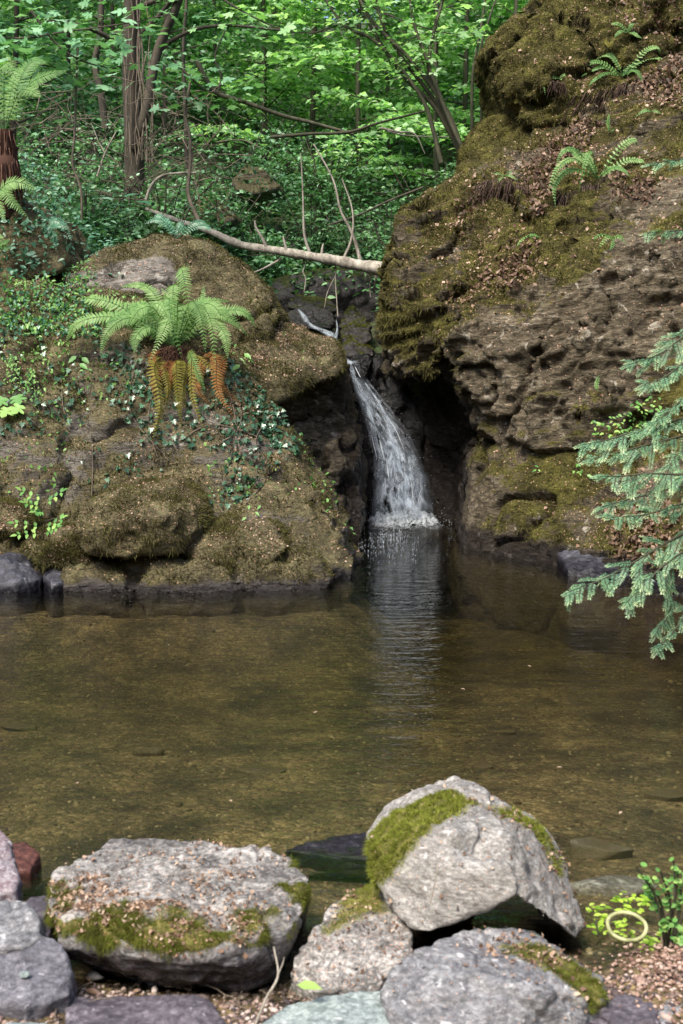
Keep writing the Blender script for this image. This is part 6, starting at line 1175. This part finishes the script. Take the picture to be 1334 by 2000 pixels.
# stick between the boulders
a_ = [P(497, 2005, 2.68), P(520, 1950, 2.72), P(543, 1905, 2.76), P(535, 1850, 2.82)]
stem_plant('stick', 'thin pale root-like stick standing between the flat and leaning boulders', [(a_, .004, .0022), ([P(543, 1905, 2.76), P(552, 1882, 2.78), P(555, 1870, 2.8)], .0022, .001)], barkP, 'stick')
stem_plant('twig', 'short pale twig lying against the face of the tilted boulder', [([P(840, 1765, 2.98), P(850, 1720, 3.0), P(856, 1685, 3.02)], .0022, .0014)], barkP, 'twig')
g = Geo(); g.stamp(LEAF4, np.array([tuple(P(580, 1930, 2.78) + Vector((0, 0, .008)))]), np.array([(1, -.15, 0)]), np.array([(0, -.3, 1)]), np.array([.062]), np.array([.95])); tag(g.build('fallen_leaf', freshG, origin=P(600, 1930, 2.78)), 'single pale green leaf lying on the gravel beside the leaning stone', 'leaf')
# meadow-rue like plant at the right edge
lv = []; st = []; b0 = P(1300, 1870, 3.12); ROUND = (np.array([(0, 0, 0), (.25, .38, .0), (.65, .42, .02), (.95, .2, 0), (1, -.1, 0), (.7, -.42, .02), (.25, -.38, 0)], float), np.array([(0, i + 1, i) for i in range(1, 6)])[:, [0, 2, 1]])
for tx, ty in [(1243, 1692), (1262, 1712), (1268, 1738), (1290, 1702), (1316, 1682), (1325, 1700), (1282, 1760), (1300, 1745), (1310, 1790), (1330, 1720), (1328, 1760), (1290, 1800), (1340, 1810), (1320, 1830), (1350, 1740)]:
    e = P(tx, ty, 3.1 + random.uniform(-.05, .08)); m_ = b0.lerp(e, .55) + Vector((random.uniform(0, .02), 0, .015)); st.append([b0, m_, e])
    for q in range(11): p = m_.lerp(e, .45 + .6 * random.random()) + Vector((random.uniform(-.014, .014), random.uniform(-.01, .01), random.uniform(-.008, .008))); lv.append((p, (random.uniform(-1, 1), -.4, random.uniform(-.4, .3)), (random.uniform(-.4, .4), -.6, .8), random.uniform(.012, .019)))
leafy('leafy_herb', 'light green herb with small round leaflets at the right edge of the shore', st, lv, freshG, 'herb', ROUND)
lv = []; wl_m = leaf_mat('lime_leaves', [(0.12, 0.24, 0.02), (0.25, 0.42, 0.03), (0.4, 0.58, 0.06), (0.5, 0.66, 0.14)], .3, .4, .4)
for poly, n in [([(1255, 1835), (1320, 1825), (1325, 1870), (1270, 1870)], 90), ([(1150, 1775), (1180, 1770), (1190, 1830), (1155, 1830)], 34), ([(1205, 1750), (1270, 1755), (1270, 1785), (1210, 1780)], 40), ([(1195, 1800), (1240, 1800), (1245, 1835), (1200, 1830)], 22)]:
    for x, y in poly_pts(poly, n):
        r_ = ray(x, y); t_ = (-CAMZ + .012) / r_.z; p = Vector((r_.x * t_, r_.y * t_, .006 + random.random() * .02)); lv.append((p, (random.uniform(-1, 1), random.uniform(-1, 1), .1), (random.uniform(-.4, .4), -.3, 1), random.uniform(.015, .03)))
def wp(x, y, dz=.004): r_ = ray(x, y); t_ = (-CAMZ + dz) / r_.z; return Vector((r_.x * t_, r_.y * t_, dz))
leafy('water_weed', 'lime green water weed floating around the hoop by the right shore', [[wp(1300, 1850), wp(1270, 1840), wp(1230, 1810), wp(1160, 1800)], [wp(1225, 1790), wp(1195, 1775), wp(1172, 1772, .02)], [wp(1168, 1830), P(1164, 1790, 3.25)]], lv, wl_m, 'water plant', LEAF4)
ring_m, n_, l_ = newmat('hoop_yellow_green'); b_ = n_.new('ShaderNodeBsdfPrincipled'); b_.inputs['Base Color'].default_value = (.42, .46, .17, 1); b_.inputs['Roughness'].default_value = .45
tc_ = n_.new('ShaderNodeTexCoord'); nn_ = noise_node(n_, l_, tc_.outputs['Object'], 30, 4, .6); rp_ = ramp(n_, [(.35, (.22, .24, .10)), (.65, (.50, .50, .27))]); l_.new(nn_.outputs[0], rp_.inputs[0]); l_.new(rp_.outputs[0], b_.inputs['Base Color']); o_ = n_.new('ShaderNodeOutputMaterial'); l_.new(b_.outputs[0], o_.inputs[0])
c0 = P(1224, 1816, 3.14); rr = 38 / F * 3.25; g = Geo(); pts = [c0 + Vector((math.cos(t) * rr * (1 + .02 * math.sin(3 * t + 1)), math.sin(t) * rr * .85, math.sin(t) * rr * .36 + .01)) for t in np.linspace(0, 2 * math.pi, 49)]
g.tube(pts, .0055, 8, .5, False); tag(g.build('hoop', ring_m, origin=c0), 'pale yellow-green hoop half floating among weed at the right shore', 'hoop')
# bits floating on the pool
for i, (x, y) in enumerate([(1088, 1498), (452, 1565), (1215, 1585), (900, 1345), (330, 1260), (620, 1390), (1030, 1300), (150, 1530)]):
    g = Geo(); g.stamp(LEAF4, np.array([tuple(wp(x, y, .003))]), np.array([(math.cos(i * 2), math.sin(i * 2), 0)]), np.array([(0, 0, 1.0)]), np.array([.022]), np.array([.9])); tag(g.build('floating_leaf', scrap_m, origin=wp(x, y, .003)), 'tiny dead leaf floating on the brown pool', 'leaf', 'dead leaves floating on the pool')

# leaves and roots draped over the dark stand-in bank behind the log
g = Geo(); C = []; N_ = []
for x, y in poly_pts([(440, 540), (560, 515), (770, 520), (760, 560), (620, 575), (470, 600)], 900):
    h = hit(x, y, ['painted_shade_bank'])
    if h and random.random() < .75 - .5 * abs(math.sin(x * .031)): C.append(tuple(h[0] + h[1] * random.uniform(.02, .2))); N_.append(tuple(h[1]))
C = np.array(C); N_ = np.array(N_); g.stamp(LEAF4, C, rnd_dirs(len(C)) * [1, 1, .4], unit(N_ * .4 + rnd_dirs(len(C)) * .5 + [0, 0, .9]), rng.uniform(.05, .11, len(C))); tag(g.build('leaf_cover', leafC, ROCKS['painted_shade_bank']['obj']), kind='stuff')
for kx in [k_ for k_ in ROCKS if k_.startswith('earth_hump')]:
    C, N_ = sample_rock(kx, 260, lambda c, nn, a: np.clip(.3 + fbm(c, 3, 3, 4), 0, 1)); g = Geo(); g.stamp(LEAF2, C + N_ * rng.uniform(.01, .15, (len(C), 1)), rnd_dirs(len(C)), unit(N_ + rnd_dirs(len(C)) * .6), rng.uniform(.05, .1, len(C))); tag(g.build('leaf_cover', leafC, ROCKS[kx]['obj']), kind='stuff')
# shore debris: dead leaves and bits of twig
g = Geo(); n = 150; x = rng.uniform(-.8, .95, n); y = rng.uniform(2.66, 3.04, n); g.stamp(LEAF4, np.stack([x, y, ground_z(x, y) + rng.uniform(.006, .014, n)], 1), rnd_dirs(n) * [1, 1, .2], unit(rng.normal(0, .35, (n, 3)) + [0, 0, 1]), rng.uniform(.014, .034, n))
tag(g.build('shore_leaves', lit_m), 'small brown dead leaves scattered on the wet shore gravel', kind='stuff')
g = Geo()
for _ in range(60):
    x = rng.uniform(-.8, .95); y = rng.uniform(2.66, 3.04); a = rng.uniform(0, 3.14); L = rng.uniform(.02, .08); z = gz(x, y) + .01; p = Vector((x, y, z)); d = Vector((math.cos(a), math.sin(a), rng.uniform(-.05, .2))) * L
    g.tube([p, p + d * .5 + Vector((0, .003, .004)), p + d], rng.uniform(.0008, .002), 4, .5, False)
tag(g.build('shore_twigs', barkV), 'broken bits of twig on the wet shore gravel', kind='stuff')

# uncountable masses on a thing
for o_ in bpy.data.objects:
    if o_.parent is not None and o_.name.split('.')[0] in ('spray', 'bubbles', 'rivulets', 'twigs', 'dead_stalks', 'root_beard', 'needles'): o_['kind'] = 'stuff'
